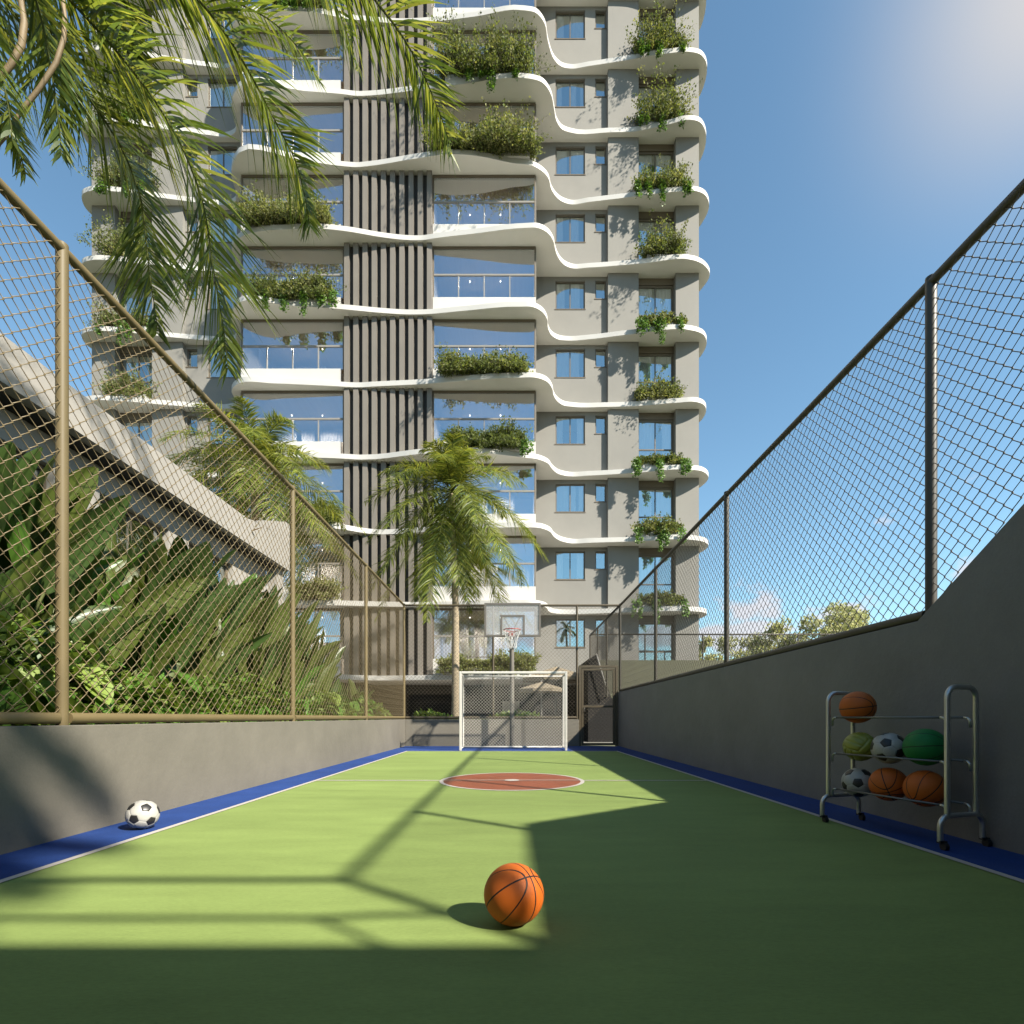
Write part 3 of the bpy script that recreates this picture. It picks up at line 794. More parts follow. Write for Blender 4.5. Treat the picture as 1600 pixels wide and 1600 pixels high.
def wall_holes(m_,x0,x1,z0,z1,y,holes,depth,mi=0):
    xs=sorted({x0,x1,*[h[0] for h in holes],*[h[1] for h in holes]}); zs=sorted({z0,z1,*[h[2] for h in holes],*[h[3] for h in holes]})
    for a,b_ in zip(xs[:-1],xs[1:]):
        for c,d_ in zip(zs[:-1],zs[1:]):
            cxm,czm=(a+b_)/2,(c+d_)/2
            if any(h[0]<cxm<h[1] and h[2]<czm<h[3] for h in holes): continue
            m_.quad((a,y,c),(b_,y,c),(b_,y,d_),(a,y,d_),mi)
    for (a,b_,c,d_) in holes:
        y2=y+depth
        m_.quad((a,y,c),(a,y2,c),(a,y2,d_),(a,y,d_),mi); m_.quad((b_,y,d_),(b_,y2,d_),(b_,y2,c),(b_,y,c),mi)
        m_.quad((a,y,c),(b_,y,c),(b_,y2,c),(a,y2,c),mi); m_.quad((a,y,d_),(a,y2,d_),(b_,y2,d_),(b_,y,d_),mi)
def curtain(parent,x0,x1,y,z0,z1,seed=0,mm='curtain'):
    r_=random.Random(seed); n=max(6,int((x1-x0)/.045)); m_=MB(); vs=[];fs=[]
    for i in range(n+1):
        x=x0+(x1-x0)*i/n; yy=y+.028*math.sin(i*1.9+seed)+.012*r_.uniform(-1,1)
        vs+=[(x,yy,z0),(x,yy,z1)]
    for i in range(n): fs.append((2*i,2*i+2,2*i+3,2*i+1))
    m_.add(vs,fs); return build(m_,'curtain',M[mm],parent,smooth=True)
def window(x0,x1,y,z0,z1,mull=(),trans=(),cur=(),fw=.05,sill=True,seed=0,recess=.10):
    """frame with pane and curtains; y is the wall plane"""
    m_=MB(); ya,yb=y+recess-.03,y+recess+.03
    m_.box(x0,x0+fw,ya,yb,z0,z1); m_.box(x1-fw,x1,ya,yb,z0,z1); m_.box(x0+fw,x1-fw,ya,yb,z0,z0+fw); m_.box(x0+fw,x1-fw,ya,yb,z1-fw,z1)
    for mxx in mull: m_.box(mxx-.022,mxx+.022,ya+.004,yb-.004,z0+fw,z1-fw)
    for mz in trans: m_.box(x0+fw,x1-fw,ya+.002,yb-.002,mz-.025,mz+.025)
    if sill: m_.box(x0-.04,x1+.03,y-.018,y+recess-.032,z0-.04,z0-.002)
    fo=build(m_,'window',M['frame'],tw)
    m_=MB(); yy=y+recess; m_.quad((x0+fw,yy,z0+fw),(x1-fw,yy,z0+fw),(x1-fw,yy,z1-fw),(x0+fw,yy,z1-fw)); build(m_,'pane',M['wglass'],fo)
    for i,(a,b_) in enumerate(cur): curtain(fo,x0+(x1-x0)*a,x0+(x1-x0)*b_,y+recess+.075,z0+.03,z1,seed+i*7)
curt=[((.02,.30),(.52,.97)),((.02,.22),(.50,.72),(.86,.98)),((.02,.40),(.55,.98)),((.02,.26),(.52,.80)),((.02,.32),(.52,.84)),((.02,.62),(.52,.82)),((.02,.26),(.74,.98)),((.02,.44),(.52,.70),(.8,.98)),((.02,.26),(.74,.95)),((.02,.36),(.52,.62))]
WM=[MB(),MB()]; RM=[MB(),MB()]
for j in range(10):
    zf=U[j+1]+SLAB; zc=U[j]
    for mir in (False,True):
        wallmb=WM[mir]; roommb=RM[mir]
        # wing wall with two openings
        a0,a1=span(1.94,3.25,mir); s0,s1=span(3.71,4.19,mir)
        W1=(a0,a1,zc-1.43,zc-.17); W2=(s0,s1,zc-.97,zc-.17)
        x0,x1=span(XR0,4.24,mir)
        wall_holes(wallmb,x0,x1,zf,zc,YW,[W1,W2],.16)
        cs=curt[j] if not mir else curt[(j+4)%10]
        window(*W1[:2],YW,*W1[2:],mull=((a0+a1)/2,),cur=cs,seed=j*13+mir*5)
        window(*W2[:2],YW,*W2[2:],cur=(),seed=j)
        # pilasters
        p0,p1=span(4.24,5.59,mir); wallmb.box(p0,p1,YP,YW+.4,zf-.001,zc+.001)
        p0,p1=span(7.23,8.25,mir); wallmb.box(p0,p1,YP,28,zf-.001,zc+.001)
        r0,r1=span(5.59,7.23,mir)
        window(r0,r1,YW+.05,zf+.02,zc-.30,mull=((r0+r1)/2,),trans=(zf+1.2,),cur=((.05,.42),(.55,.95)) if (j+mir)%3 else ((.03,.5),(.7,.97)),fw=.09,sill=False,seed=j*3+mir)
        m_=wallmb; m_.box(r0,r1,YW+.08,YW+.3,zc-.30,zc+.001,1)
        # rooms behind
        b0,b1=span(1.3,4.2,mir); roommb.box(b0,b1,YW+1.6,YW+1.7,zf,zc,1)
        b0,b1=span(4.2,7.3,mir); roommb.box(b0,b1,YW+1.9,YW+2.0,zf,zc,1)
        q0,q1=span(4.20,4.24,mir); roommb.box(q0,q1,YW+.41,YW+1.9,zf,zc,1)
        # block side
        k0,k1=span(.98,XR0,mir); wallmb.box(k0,k1,YG+.02,YW+.002,zf-.001,zc+.001)
for q in (0,1): build(WM[q],'wing_wall',[M['stucco'],M['frame']],tw); build(RM[q],'interior',[M['roomwall'],M['roomdark']],tw)
# louver screens
for j in range(10):
    zf=U[j+1]+SLAB; zc=U[j]
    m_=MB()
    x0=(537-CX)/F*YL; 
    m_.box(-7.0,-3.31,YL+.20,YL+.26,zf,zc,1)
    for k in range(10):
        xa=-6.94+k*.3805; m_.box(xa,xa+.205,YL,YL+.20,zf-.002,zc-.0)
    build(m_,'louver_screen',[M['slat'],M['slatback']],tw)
# balconies
GLX={False:(XB0,XR0-.03),True:(2*XM-XR0+.03,-7.0)}
for j in range(10):
    zf=U[j+1]+SLAB; zc=U[j]
    for mir in (False,True):
        x0,x1=GLX[mir]
        zp=zf+.70; zt=zf+1.66
        m_=MB(); m_.box(x0,x1-(.12 if mir else 0),YG-.06,YG+.06,zf-.001,zp); build(m_,'parapet',M['white'],tw,bevel=.01)
        m_=MB(); ya,yb=YG-.03,YG+.03
        m_.box(x0,x1,ya,yb,zc-.09,zc-.002); m_.box(x1-.05,x1,ya,yb,zp,zc-.09); m_.box(x0,x0+.05,ya,yb,zp,zc-.09)
        fo=build(m_,'glazing_frame',M['frame'],tw)
        m_=MB(); m_.box(x0+.05,x1-.05,ya,yb,zt-.035,zt+.035)
        for k in range(1,4):
            xx=x0+(x1-x0)*k/4; m_.box(xx-.022,xx+.022,ya+.01,yb-.01,zp,zt-.035)
        build(m_,'mullion',M['alu'],fo)
        m_=MB(); m_.quad((x0+.05,YG,zp),(x1-.05,YG,zp),(x1-.05,YG,zt-.03),(x0+.05,YG,zt-.03)); m_.quad((x0+.05,YG,zt+.03),(x1-.05,YG,zt+.03),(x1-.05,YG,zc-.09),(x0+.05,YG,zc-.09)); build(m_,'pane',M['glass'],fo)
        # room
        m_=MB(); m_.box(x0-.02,x1+.02,YG+.12,24.6,zc-.06,zc-.002,0)
        m_.box(x0-.02,x1+.02,24.6,24.7,zf,zc-.06,1); m_.box(x0-.1,x0-.03,YG+.1,24.6,zf,zc-.002,1); m_.box(x1+.03 if mir else x1-.001,x1+.1 if mir else x1+.025,YG+.12,24.6,zf,zc-.061,1)
        m_.box(x0,x1,YG+.1,24.6,zf+.001,zf+.02,2)
        for q in (.33,.65):
            m_.lathe((x0+(x1-x0)*q,YG+1.6,zc-.10),[(0,0),(.016,.0),(.02,.04)],12,3)
        for q in (.33,.65):
            ld=bpy.data.lights.new('downlight','SPOT'); ld.energy=120; ld.spot_size=R(150); ld.spot_blend=.6; ld.shadow_soft_size=.03; ld.color=(1,.88,.70)
            lo=bpy.data.objects.new('downlight',ld); COL.objects.link(lo); lo.location=(x0+(x1-x0)*q,YG+1.6,zc-.13)
        ro_=build(m_,'balcony_room',[M['ceil'],M['roomwall'],M['roomfloor'],M['spot']],tw)
        for i,(a,b_) in enumerate(((.03,.30),(.36,.50),(.56,.8)) if (j+mir)%2 else ((.04,.24),(.30,.62),(.86,.97))):
            curtain(ro_,x0+(x1-x0)*a,x0+(x1-x0)*b_,YG+2.4,zf+.02,zc-.3,j*11+i,'roomcurtain')
# ground floor
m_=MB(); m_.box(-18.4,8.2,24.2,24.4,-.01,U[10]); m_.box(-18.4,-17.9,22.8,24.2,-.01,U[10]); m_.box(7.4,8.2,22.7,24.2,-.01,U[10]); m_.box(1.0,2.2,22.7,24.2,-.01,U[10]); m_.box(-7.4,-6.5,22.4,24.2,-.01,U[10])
build(m_,'base_wall',M['stairshade'],tw)
m_=MB(); m_.box(-.45,.35,24.12,24.18,.1,1.6); m_.box(-.2,.2,24.05,24.11,.9,1.1); build(m_,'lobby_door',M['alu'],tw)
# roof block above the frame
m_=MB(); m_.box(-18.3,8.0,YW+.1,29,U[0]+SLAB,36.5); build(m_,'upper_wall',M['stucco'],tw)
# pieces on the balconies
def room_chair(x,z):
    t=thing('lounge_chair','pink lounge chair behind the third glazed balcony from the top right','chair',(x,22.1,z))
    m_=MB(); m_.lathe((x,22.1,z+.35),[(.0,0),(.30,.02),(.36,.12),(.34,.14),(.0,.06)],20); build(m_,'seat',M['chairpink'],t,smooth=True)
    m_=MB()
    for k in range(13):
        a=math.pi*k/12; m_.tube([(x+.34*math.cos(a),22.1+.3*math.sin(a),z+.45),(x+.36*math.cos(a),22.15+.33*math.sin(a),z+.75+.35*math.sin(a))],.035,6)
    build(m_,'backrest',M['chairpink'],t,smooth=True)
    for k in range(4):
        a=math.pi/4+k*math.pi/2; m_=MB(); m_.tube([(x+.2*math.cos(a),22.1+.2*math.sin(a),z),(x+.15*math.cos(a),22.1+.15*math.sin(a),z+.36)],.015,6); build(m_,'leg',M['frame'],t)
room_chair(.05,U[4]+SLAB+.021)

# ------------------------------------------------------------------ foliage helpers
def rv(r_,s=1.0): return Vector((r_.uniform(-s,s),r_.uniform(-s,s),r_.uniform(-s,s)))
def bush(mb,x0,x1,y,z,h,n,lf,r_,depth=.3,spread=.35,mats=(0,1,2),hang=.0,hfun=None):
    n=int(n*4.2); ns=max(6,int(n/34)); per=int(n/ns)
    for i in range(ns):
        fx=r_.random(); b=Vector((x0+(x1-x0)*fx,y+r_.uniform(-depth,depth)*.6,z))
        hh=h*(hfun(fx) if hfun else 1)*(1-.6*r_.random()**1.3)*(.72+.35*mnoise.noise(Vector((b.x*1.1,z*3.7,.3))))
        d=Vector((r_.gauss(0,spread),r_.gauss(-.15,spread),1)).normalized()
        if r_.random()<hang: d=Vector((r_.gauss(0,spread),-1.0,r_.uniform(-.2,.35))).normalized(); hh*=.95
        cv=Vector((r_.gauss(0,.35),r_.gauss(-.15,.3),-r_.uniform(.1,.7)))
        pts=[b+d*(hh*t)+cv*(hh*t*t*.55) for t in (0,.25,.5,.75,1)]
        mb.tube(pts,[.009,.007,.006,.004,.003],3,3,caps=False)
        mi=mats[min(len(mats)-1,int(r_.random()*len(mats)))]
        for k in range(per):
            t=r_.random()**.7
            u=t*4; q=min(3,int(u)); p=pts[q].lerp(pts[q+1],u-q)
            dd=(rv(r_,1)+d*.6).normalized()
            p=p+rv(r_,min(.13,.09*h)*(1.15-.5*t)+.02)
            L=lf*r_.uniform(.6,1.4)
            mb.leaf(p,p+dd*L,L*r_.uniform(.28,.42),rv(r_,1),mi if r_.random()<.8 else r_.choice(mats))
def vines(mb,xs,y,z,lens,r_,lf=.10,mi=4,dens=80):
    for x,L in zip(xs,lens):
        for s in range(3):
            xo=x+r_.uniform(-.13,.13); l=L*r_.uniform(.55,1.0)
            pts=[Vector((xo,y+.15,z+.18)),Vector((xo+r_.uniform(-.05,.05),y-.05,z+.20)),Vector((xo+r_.uniform(-.06,.06),y-.13,z-.1))]
            nseg=max(2,int(l/.2))
            for k in range(1,nseg+1): pts.append(Vector((xo+r_.uniform(-.05,.05),y-.13+r_.uniform(-.04,.04),z-.1-l*k/nseg)))
            mb.tube(pts,.005,3,3,caps=False)
            tot=int(dens*(l+.5))
            for k in range(tot):
                u=r_.random()*(len(pts)-1); q=min(len(pts)-2,int(u)); p=pts[q].lerp(pts[q+1],u-q)+rv(r_,.075)
                dd=Vector((r_.gauss(0,.7),r_.gauss(-.5,.5),r_.gauss(-.4,.5))).normalized(); L2=lf*r_.uniform(.7,1.35)
                mb.leaf(p,p+dd*L2,L2*.36,Vector((0,-1,.6))+rv(r_,.6),mi)
SHM=[M['shrub1'],M['shrub2'],M['shrub3'],M['twig'],M['vine']]
planters='planted balcony shrubs of the tower'
def balcony_plant(label,px0,px1,ytop,ybase,j,n,trail=0,tx=(),bushy=True,mats=(0,1,2),hang=.15,lf=.078,hfun=None,spread=.42):
    xm=(px0+px1)/2
    # depth from the slab lip under the plant
    d0=lip_y(j,(xm-CX)/F*21.5)+.32
    x0=(px0-CX)/F*d0; x1=(px1-CX)/F*d0; z=U[j]+SLAB
    h=EYE+(HY-ytop)/F*d0-z
    r_=random.Random(int(px0*31+ytop*7))
    t=thing('balcony_plant',label,'plant',((x0+x1)/2,d0,z),planters)
    m_=MB(); m_.box(x0+.12*(x1-x0),x1-.12*(x1-x0),d0-.16,d0+.2,z+.001,z+.26); build(m_,'planter_box',M['white'],t,bevel=.02)
    m_=MB(); bush(m_,x0+.10*(x1-x0),x1-.10*(x1-x0),d0,z+.22,max(.35,h-.2)*1.05,n,lf,r_,mats=mats,hang=hang,hfun=hfun,spread=spread)
    build(m_,'foliage',SHM,t)
    if trail:
        m_=MB(); yl=lip_y(j,(xm-CX)/F*21.5)
        xs=[(q-CX)/F*yl for q,_ in tx]; ls=[l for _,l in tx]
        vines(m_,xs,yl-.02,z+.05,ls,r_); 
        build(m_,'trailing_vine',SHM,t)
# right-hand column
RCOL=[(1,990,1072,15,95,1900,((1000,.35),(1012,.3),(1030,.55),(1066,.25)),'tall bushy shrub with ivy at the end of the topmost right-hand slab'),
(2,992,1072,120,195,1900,((1005,.2),(1032,.6),(1062,.3)),'round shrub with one long vine on the second right-hand slab from the top'),
(3,988,1078,243,310,1900,((996,.55),(1012,.5),(1034,.8),(1066,.4),(1074,.4)),'spreading shrub trailing thick ivy on the third right-hand slab from the top'),
(4,1002,1068,348,402,1500,(),'fine-leaved shrub without ivy in a low white planter, fourth right-hand slab'),
(5,992,1078,480,517,1300,((998,.5),(1006,.4),(1024,.5),(1034,.9),(1066,.3)),'small shrub with bright ivy hanging far down, fifth right-hand slab'),
(6,988,1066,572,630,1700,(),'dense olive shrub without ivy on the sixth right-hand slab from the top'),
(7,988,1072,694,738,1600,((993,.5),(1000,.4),(1030,.8),(1062,.4),(1070,.35)),'wide shrub draped with ivy on both sides, seventh right-hand slab'),
(8,990,1070,797,845,1600,((998,.4),(1030,.6),(1040,.4),(1066,.35)),'shrub with ivy just above the fence line, eighth right-hand slab'),
(9,992,1070,912,958,1500,((994,.45),(1026,.6),(1066,.4)),'shrub seen through the fence mesh on the lowest full right-hand slab'),
(10,1000,1062,1012,1040,700,(),'small pale shrub at the foot of the right-hand wing')]
for (j,a,b_,yt,yb_,n,tx,lab) in RCOL:
    balcony_plant(lab,a,b_,yt+6,yb_,j,n,bool(tx),tx,hang=.15,spread=.5,hfun=lambda f:.6+.45*math.sin(math.pi*f))
BAL=[(2,676,842,42,130,6200,((735,.35),(752,.2),(768,.75),(808,.25)),'large overgrown shrub row on the upper right balcony under the top slab',(0,0,2,1),.1),
(3,664,850,176,245,6800,(),'widest shaggy shrub row spilling over the upper right balcony beside the louvers',(0,1,1,2),.38),
(6,676,836,540,595,5200,(),'low shaggy shrub row on the middle right balcony above the tall palm',(0,0,1,2),.35),
(7,690,832,655,715,4200,((818,.3),(826,.25)),'dark shrub row half hidden by the crown of the tall palm',(0,2,2),.2),
(10,672,850,1004,1050,4200,(),'pale olive shrub row on the lowest balcony behind the backboard',(0,1,1),.2),
(1,420,520,-30,18,2200,((446,.25),(460,.3),(480,.2)),'shrub at the top edge of the picture on the left balcony',(0,2,1),.25),
(4,376,530,292,362,5200,(),'pale shaggy shrub row on the upper left balcony below the palm frond',(1,1,0),.3),
(5,378,530,412,475,5000,((416,.55),(446,.8),(478,.75),(505,.3),(524,.4)),'dark shrub row with four long ivy strands on the left balcony',(0,2,2,1),.12),
(8,455,536,762,822,2800,(),'olive shrub on the lower left balcony behind the fence post',(1,0,0),.4),
(9,456,534,894,940,2600,(),'rounded pale shrub on the lowest left balcony seen through the fence',(1,1,0),.25)]
for (j,a,b_,yt,yb_,n,tx,lab,ms,hg) in BAL:
    balcony_plant(lab,a,b_,yt,yb_,j,n,bool(tx),tx,mats=ms,hang=hg,hfun=(lambda f:.72+.3*math.sin(f*5.3+1)**2+(.15 if f>.8 else 0)))
LCOL=[(1,150,236,20,85,1500,((165,.3),(215,.4)),'shrub on the topmost left-hand slab behind the overhanging palm'),
(2,152,236,128,190,1500,((160,.4),(200,.4)),'shrub on the second left-hand slab behind the palm leaflets'),
(3,156,240,236,300,1600,((160,.4),(168,.3),(205,.5),(225,.3)),'shrub with ivy on the third left-hand slab at the sky edge'),
(4,160,234,345,405,1400,(),'pale fine shrub without ivy on the fourth left-hand slab'),
(5,154,244,472,520,1500,((160,.3),(194,.85),(206,.6),(236,.4)),'dark shrub with long ivy behind the sloping fence rail, fifth left-hand slab'),
(6,162,240,572,628,1300,(),'pale tufted shrub seen through the mesh on the sixth left-hand slab')]
for (j,a,b_,yt,yb_,n,tx,lab) in LCOL:
    balcony_plant(lab,a,b_,yt,yb_,j,n,bool(tx),tx,mats=(1,0) if j in (4,6) else (0,2,1),hang=.1)

# ------------------------------------------------------------------ palms
def frond(mb,pts,r_,L0=.55,n=64,w=.014,mats=(0,1,2),ridge=3,droop=.55,rr=(.016,.003),start=.12,seg=3):
    pts=[Vector(p) for p in pts]
    # resample with catmull
    dense=[]
    for i in range(len(pts)-1):
        p0=pts[max(i-1,0)];p1=pts[i];p2=pts[i+1];p3=pts[min(i+2,len(pts)-1)]
        for k in range(6):
            t=k/6; dense.append(.5*((2*p1)+(p2-p0)*t+(2*p0-5*p1+4*p2-p3)*t*t+(3*p1-p0-3*p2+p3)*t**3))
    dense.append(pts[-1])
    acc=[0]
    for a,b_ in zip(dense[:-1],dense[1:]): acc.append(acc[-1]+(b_-a).length)
    T=acc[-1]
    nd=len(dense)
    mb.tube(dense,[rr[0]+(rr[1]-rr[0])*i/(nd-1) for i in range(nd)],6,ridge,caps=False)
    def at(s):
        i=max(0,min(nd-2,bisect.bisect(acc,s)-1)); f=(s-acc[i])/max(1e-6,acc[i+1]-acc[i]); return dense[i].lerp(dense[i+1],f),(dense[i+1]-dense[i]).normalized()
    for i in range(n):
        f=start+(1-start)*i/(n-1); p,t=at(f*T)
        sd=t.cross(Vector((0,0,1)))
        if sd.length<.15: sd=Vector((1,0,0))-t*t.x
        sd.normalize(); upv=sd.cross(t).normalized()
        if upv.z<0: upv=-upv
        Lf=L0*(.55+.45*math.sin(math.pi*min(1,(f*.85+.12))))*(1.0 if f<.8 else 1-.7*(f-.8)/.2)
        for s in (-1,1):
            for q in range(1 if r_.random()<.75 else 2):
                ang=r_.gauss(.58,.13)+.25*f
                lift=r_.gauss(.12,.2)
                d=(sd*(s*math.cos(ang*.9))+t*math.sin(ang)+upv*lift).normalized()
                l=Lf*r_.uniform(.75,1.12)
                b0=p+rv(r_,.004)
                w0=w*r_.uniform(.75,1.25)
                dr=droop*r_.uniform(.5,1.4)
                side=d.cross(upv+rv(r_,.45)).normalized()
                vs=[];K=seg
                for k in range(K+1):
                    u=k/K; c=b0+d*(l*u)+Vector((0,0,-1))*(dr*l*u*u)*.6
                    ww=w0*(1-u**1.8)*(.55+.9*min(1,u*3)) if k<K else .0006
                    vs+=[c+side*ww,c-side*ww]
                mb.add(vs,[(2*k,2*k+1,2*k+3,2*k+2) for k in range(K)],r_.choice(mats))
PM=[M['palm1'],M['palm2'],M['palm3'],M['rachis'],M['stalk']]
def auto_frond(c,az,el,L,sag,r_):
    d=Vector((math.cos(az)*math.cos(el),math.sin(az)*math.cos(el),math.sin(el)))
    return [c+d*(L*t)+Vector((0,0,-1))*(sag*L*t*t) for t in (0,.15,.3,.5,.7,.85,1)]
def trunk(mb,pts,r0,r1,rings=60):
    n=len(pts); 
    dense=[]
    pts=[Vector(p) for p in pts]
    for i in range(rings+1):
        u=i/rings*(n-1); q=min(n-2,int(u)); p=pts[q].lerp(pts[q+1],u-q); dense.append(p)
    rad=[(r0+(r1-r0)*(i/rings))*(1+.05*(i%2)+.12*max(0,1-i/6)) for i in range(rings+1)]
    mb.tube(dense,rad,14,0)
def palm_tree(label,base,crown,nf,L,r0,r1,seed,elr=(-.5,1.2),L0=.5,n=46,w=.013,mats=(0,0,1,2),sag=.5,group=None,azs=None):
    r_=random.Random(seed)
    t=thing('palm_tree',label,'palm tree',tuple(base))
    m_=MB(); mid=(Vector(base)+Vector(crown))/2+Vector((.06,0,0)); trunk(m_,[base,mid,crown],r0,r1); build(m_,'trunk',M['bark'],t,smooth=True)
    m_=MB(); c=Vector(crown)
    for i in range(nf):
        az=2*math.pi*i*.381966+r_.uniform(-.2,.2); f=i/nf
        el=elr[1]+(elr[0]-elr[1])*f+r_.uniform(-.12,.12)
        LL=L*r_.uniform(.85,1.1)*(.85 if f>.8 else 1)
        sg=sag*(.55+.75*(1-abs(f-.5)))*r_.uniform(.8,1.2)
        if f>.78: sg*=.8
        frond(m_,auto_frond(c+Vector((0,0,.15*(1-f))),az,el,LL,sg,r_),r_,L0,n,w,mats,droop=.7)
    build(m_,'crown',PM,t)
    return t
# tall palm behind the goal
base=P(712,1112,16.3); base.z=.69; crown=P(706,772,16.3)
palm_tree('tall feathery palm with ringed trunk rising behind the goal',base,crown,48,3.1,.125,.085,5,elr=(-1.3,1.5),L0=.72,n=70,w=.0105,sag=.55,mats=(0,2,2,1))
# palm behind the pavilion
base=Vector((-8.55,17.0,-.05)); crown=P(398,735,17.0)
palm_tree('bushy palm rising behind the white pavilion roof',base,crown,40,3.5,.15,.11,11,elr=(-.8,1.3),L0=.78,n=66,w=.012,sag=.6,mats=(0,2,2,1))
# overhanging palm, near left
C0=Vector((-4.5,3.3,7.3))
t=thing('palm_tree','near palm whose long fronds hang into the upper left','palm tree',(-4.7,3.0,.7))
m_=MB(); trunk(m_,[(-4.7,3.0,.69),(-4.68,3.05,4),tuple(C0)],.17,.13); build(m_,'trunk',M['bark'],t,smooth=True)
r_=random.Random(3); m_=MB()
NEAR=[ # px traces with depth
 ([(20,-70,3.7),(80,-30,3.9),(128,20,4.05),(189,88,4.15),(243,159,4.25),(287,236,4.35),(317,317,4.45),(331,405,4.55),(348,506,4.62),(356,575,4.66)],.84,150),
 ([(120,-160,4.0),(230,-80,4.2),(310,0,4.4),(358,61,4.5),(402,135,4.6),(435,199,4.7),(462,253,4.8),(479,320,4.85),(484,352,4.9)],.80,130),
 ([(20,20,4.1),(90,90,4.3),(145,162,4.6),(189,230,4.75),(216,297,4.85),(226,348,4.95),(233,422,5.0),(243,489,5.05),(246,520,5.1)],.72,120),
 ([(380,-230,4.3),(500,-110,4.5),(586,0,4.7),(627,54,4.8),(654,101,4.9),(677,152,5.0),(698,209,5.1),(704,240,5.1)],.78,130),
 ([(-40,-120,3.4),(30,-60,3.5),(62,20,3.6),(80,110,3.7),(92,190,3.75),(96,240,3.8)],.50,90),
 ([(-120,-120,3.2),(-60,-40,3.3),(-20,60,3.4),(8,140,3.4),(20,220,3.45)],.46,80),
 ([(180,-120,4.9),(260,-60,5.2),(340,-10,5.5),(420,30,5.7),(470,80,5.8),(500,130,5.8)],.55,100),
 ([(330,-260,4.6),(420,-150,4.9),(480,-60,5.1),(520,0,5.2),(545,60,5.3),(560,110,5.3)],.52,90),
 ([(0,-140,3.8),(80,-70,4.1),(150,-10,4.4),(190,60,4.6),(215,130,4.7),(222,180,4.75)],.55,100),
 ([(-140,60,3.3),(-80,90,3.5),(-20,150,3.8),(20,210,4.0),(40,270,4.1)],.50,90),
]
for tr,L0,n in NEAR:
    pts=[C0,C0.lerp(P(*tr[0]),.5)+Vector((0,0,.12))]+[P(a,b_,d) for a,b_,d in tr]
    frond(m_,pts,r_,L0,int(n*1.0),.0085,(0,0,1,1,2),droop=.5,rr=(.017,.003),start=.22,seg=5)
for i in range(9):       # fronds to the far and left side, out of the picture
    frond(m_,auto_frond(C0,R(115+i*20),.7-.12*(i%4),3.4,.45,r_),r_,.55,50,.016,(0,0,1,2),droop=.4,rr=(.022,.004))
build(m_,'crown',PM,t)
m_=MB()
m_.tube([P(28,-60,3.5),P(33,0,3.5),P(38,35,3.5),P(34,70,3.5),P(18,100,3.5),P(-5,130,3.5),P(-40,160,3.5)],[.016,.018,.02,.02,.018,.016,.012],10)
m_.tube([P(92,-50,3.6),P(101,25,3.6),P(100,60,3.6),P(88,98,3.6),P(62,138,3.6),P(34,172,3.6),P(8,214,3.6),P(-15,240,3.6)],[.012,.014,.015,.015,.014,.013,.011,.01],10)
build(m_,'flower_stalk',M['stalk'],t,smooth=True)
# palm outside the picture, whose crown throws dappled shade on the low wall
palm_tree('small palm behind the high near end wall',Vector((5.7,-5.2,-.02)),Vector((5.2,-3.42,9.35)),9,1.2,.13,.09,23,elr=(-.7,1.0),L0=.34,n=44,w=.024,sag=.5)

# ------------------------------------------------------------------ broad-leaved plants
def blade(mb,b,pts,wid,r_,mi=0,rib=2,fold=.25,K=9):
    """leaf blade along curve pts (list of Vectors) with midrib"""
    n=len(pts); vs=[];fs=[]
    wob=[r_.uniform(-1,1) for _ in range(3)]
    for i in range(K+1):
        u=i/K*(n-1); q=min(n-2,int(u)); p=pts[q].lerp(pts[q+1],u-q); t=(pts[q+1]-pts[q]).normalized()
        f=i/K; ww=wid*(math.sin(math.pi*min(1,f**.82*.985+.012))**.55)+.002
        sd=t.cross(b).normalized(); nn=sd.cross(t)
        wv=.07*wid*math.sin(f*14+wob[0]*3)
        vs+=[p+sd*ww+nn*(ww*fold+wv),p+sd*ww*.5+nn*(ww*fold*.3),p,p-sd*ww*.5+nn*(ww*fold*.3),p-sd*ww+nn*(ww*fold-wv)]
    for i in range(K):
        for k in range(4): fs.append((5*i+k,5*i+k+1,5*i+k+6,5*i+k+5))
    mb.add(vs,fs,mi)
    nn=[]
    mb.tube([p for p in pts],[.007*(1-.8*i/(n-1)) for i in range(n)],5,rib,caps=False)
def strelitzia(label,x,y,h,nl,seed,group):
    r_=random.Random(seed)
    t=thing('strelitzia_plant',label,'plant',(x,y,.70),group)
    ms=[M['ban1'],M['ban2'],M['banrib'],M['phil1']]
    for i in range(nl):
        m_=MB()
        az=r_.uniform(0,2*math.pi); el=r_.uniform(1.0,1.54); hh=h*(1.02-.5*r_.random()**1.4)
        d=Vector((math.cos(az)*math.cos(el),math.sin(az)*math.cos(el),math.sin(el)))
        b0=Vector((x+r_.uniform(-.28,.22),y+r_.uniform(-.3,.3),.69))
        bl=min(hh*.62,r_.uniform(.85,1.25)); pl=hh-bl
        out=Vector((d.x,d.y,0)); out=out.normalized() if out.length>.01 else Vector((1,0,0))
        p1=b0+d*pl
        m_.tube([b0,b0+d*pl*.5+out*.02,p1],[.022,.018,.014],6,2,caps=False)
        bend=r_.uniform(.05,.5)
        pts=[p1+d*(bl*u)+(out*.5-Vector((0,0,1))*.45)*(bl*bend*u*u) for u in (0,.2,.4,.6,.8,1)]
        side=Vector((r_.uniform(-1,1),r_.uniform(-1,1),.25)).normalized()
        nrm=(side-d*side.dot(d)).normalized()
        blade(m_,nrm,pts,r_.uniform(.07,.14),r_,0 if r_.random()<.48 else (1 if r_.random()<.76 else 3),2,r_.uniform(.2,.65))
        build(m_,'leaf',ms,t,smooth=True)
grp='tall broad-leaved plants behind the left fence'
r2=random.Random(99)
STREL=[]
k=0
y=2.5
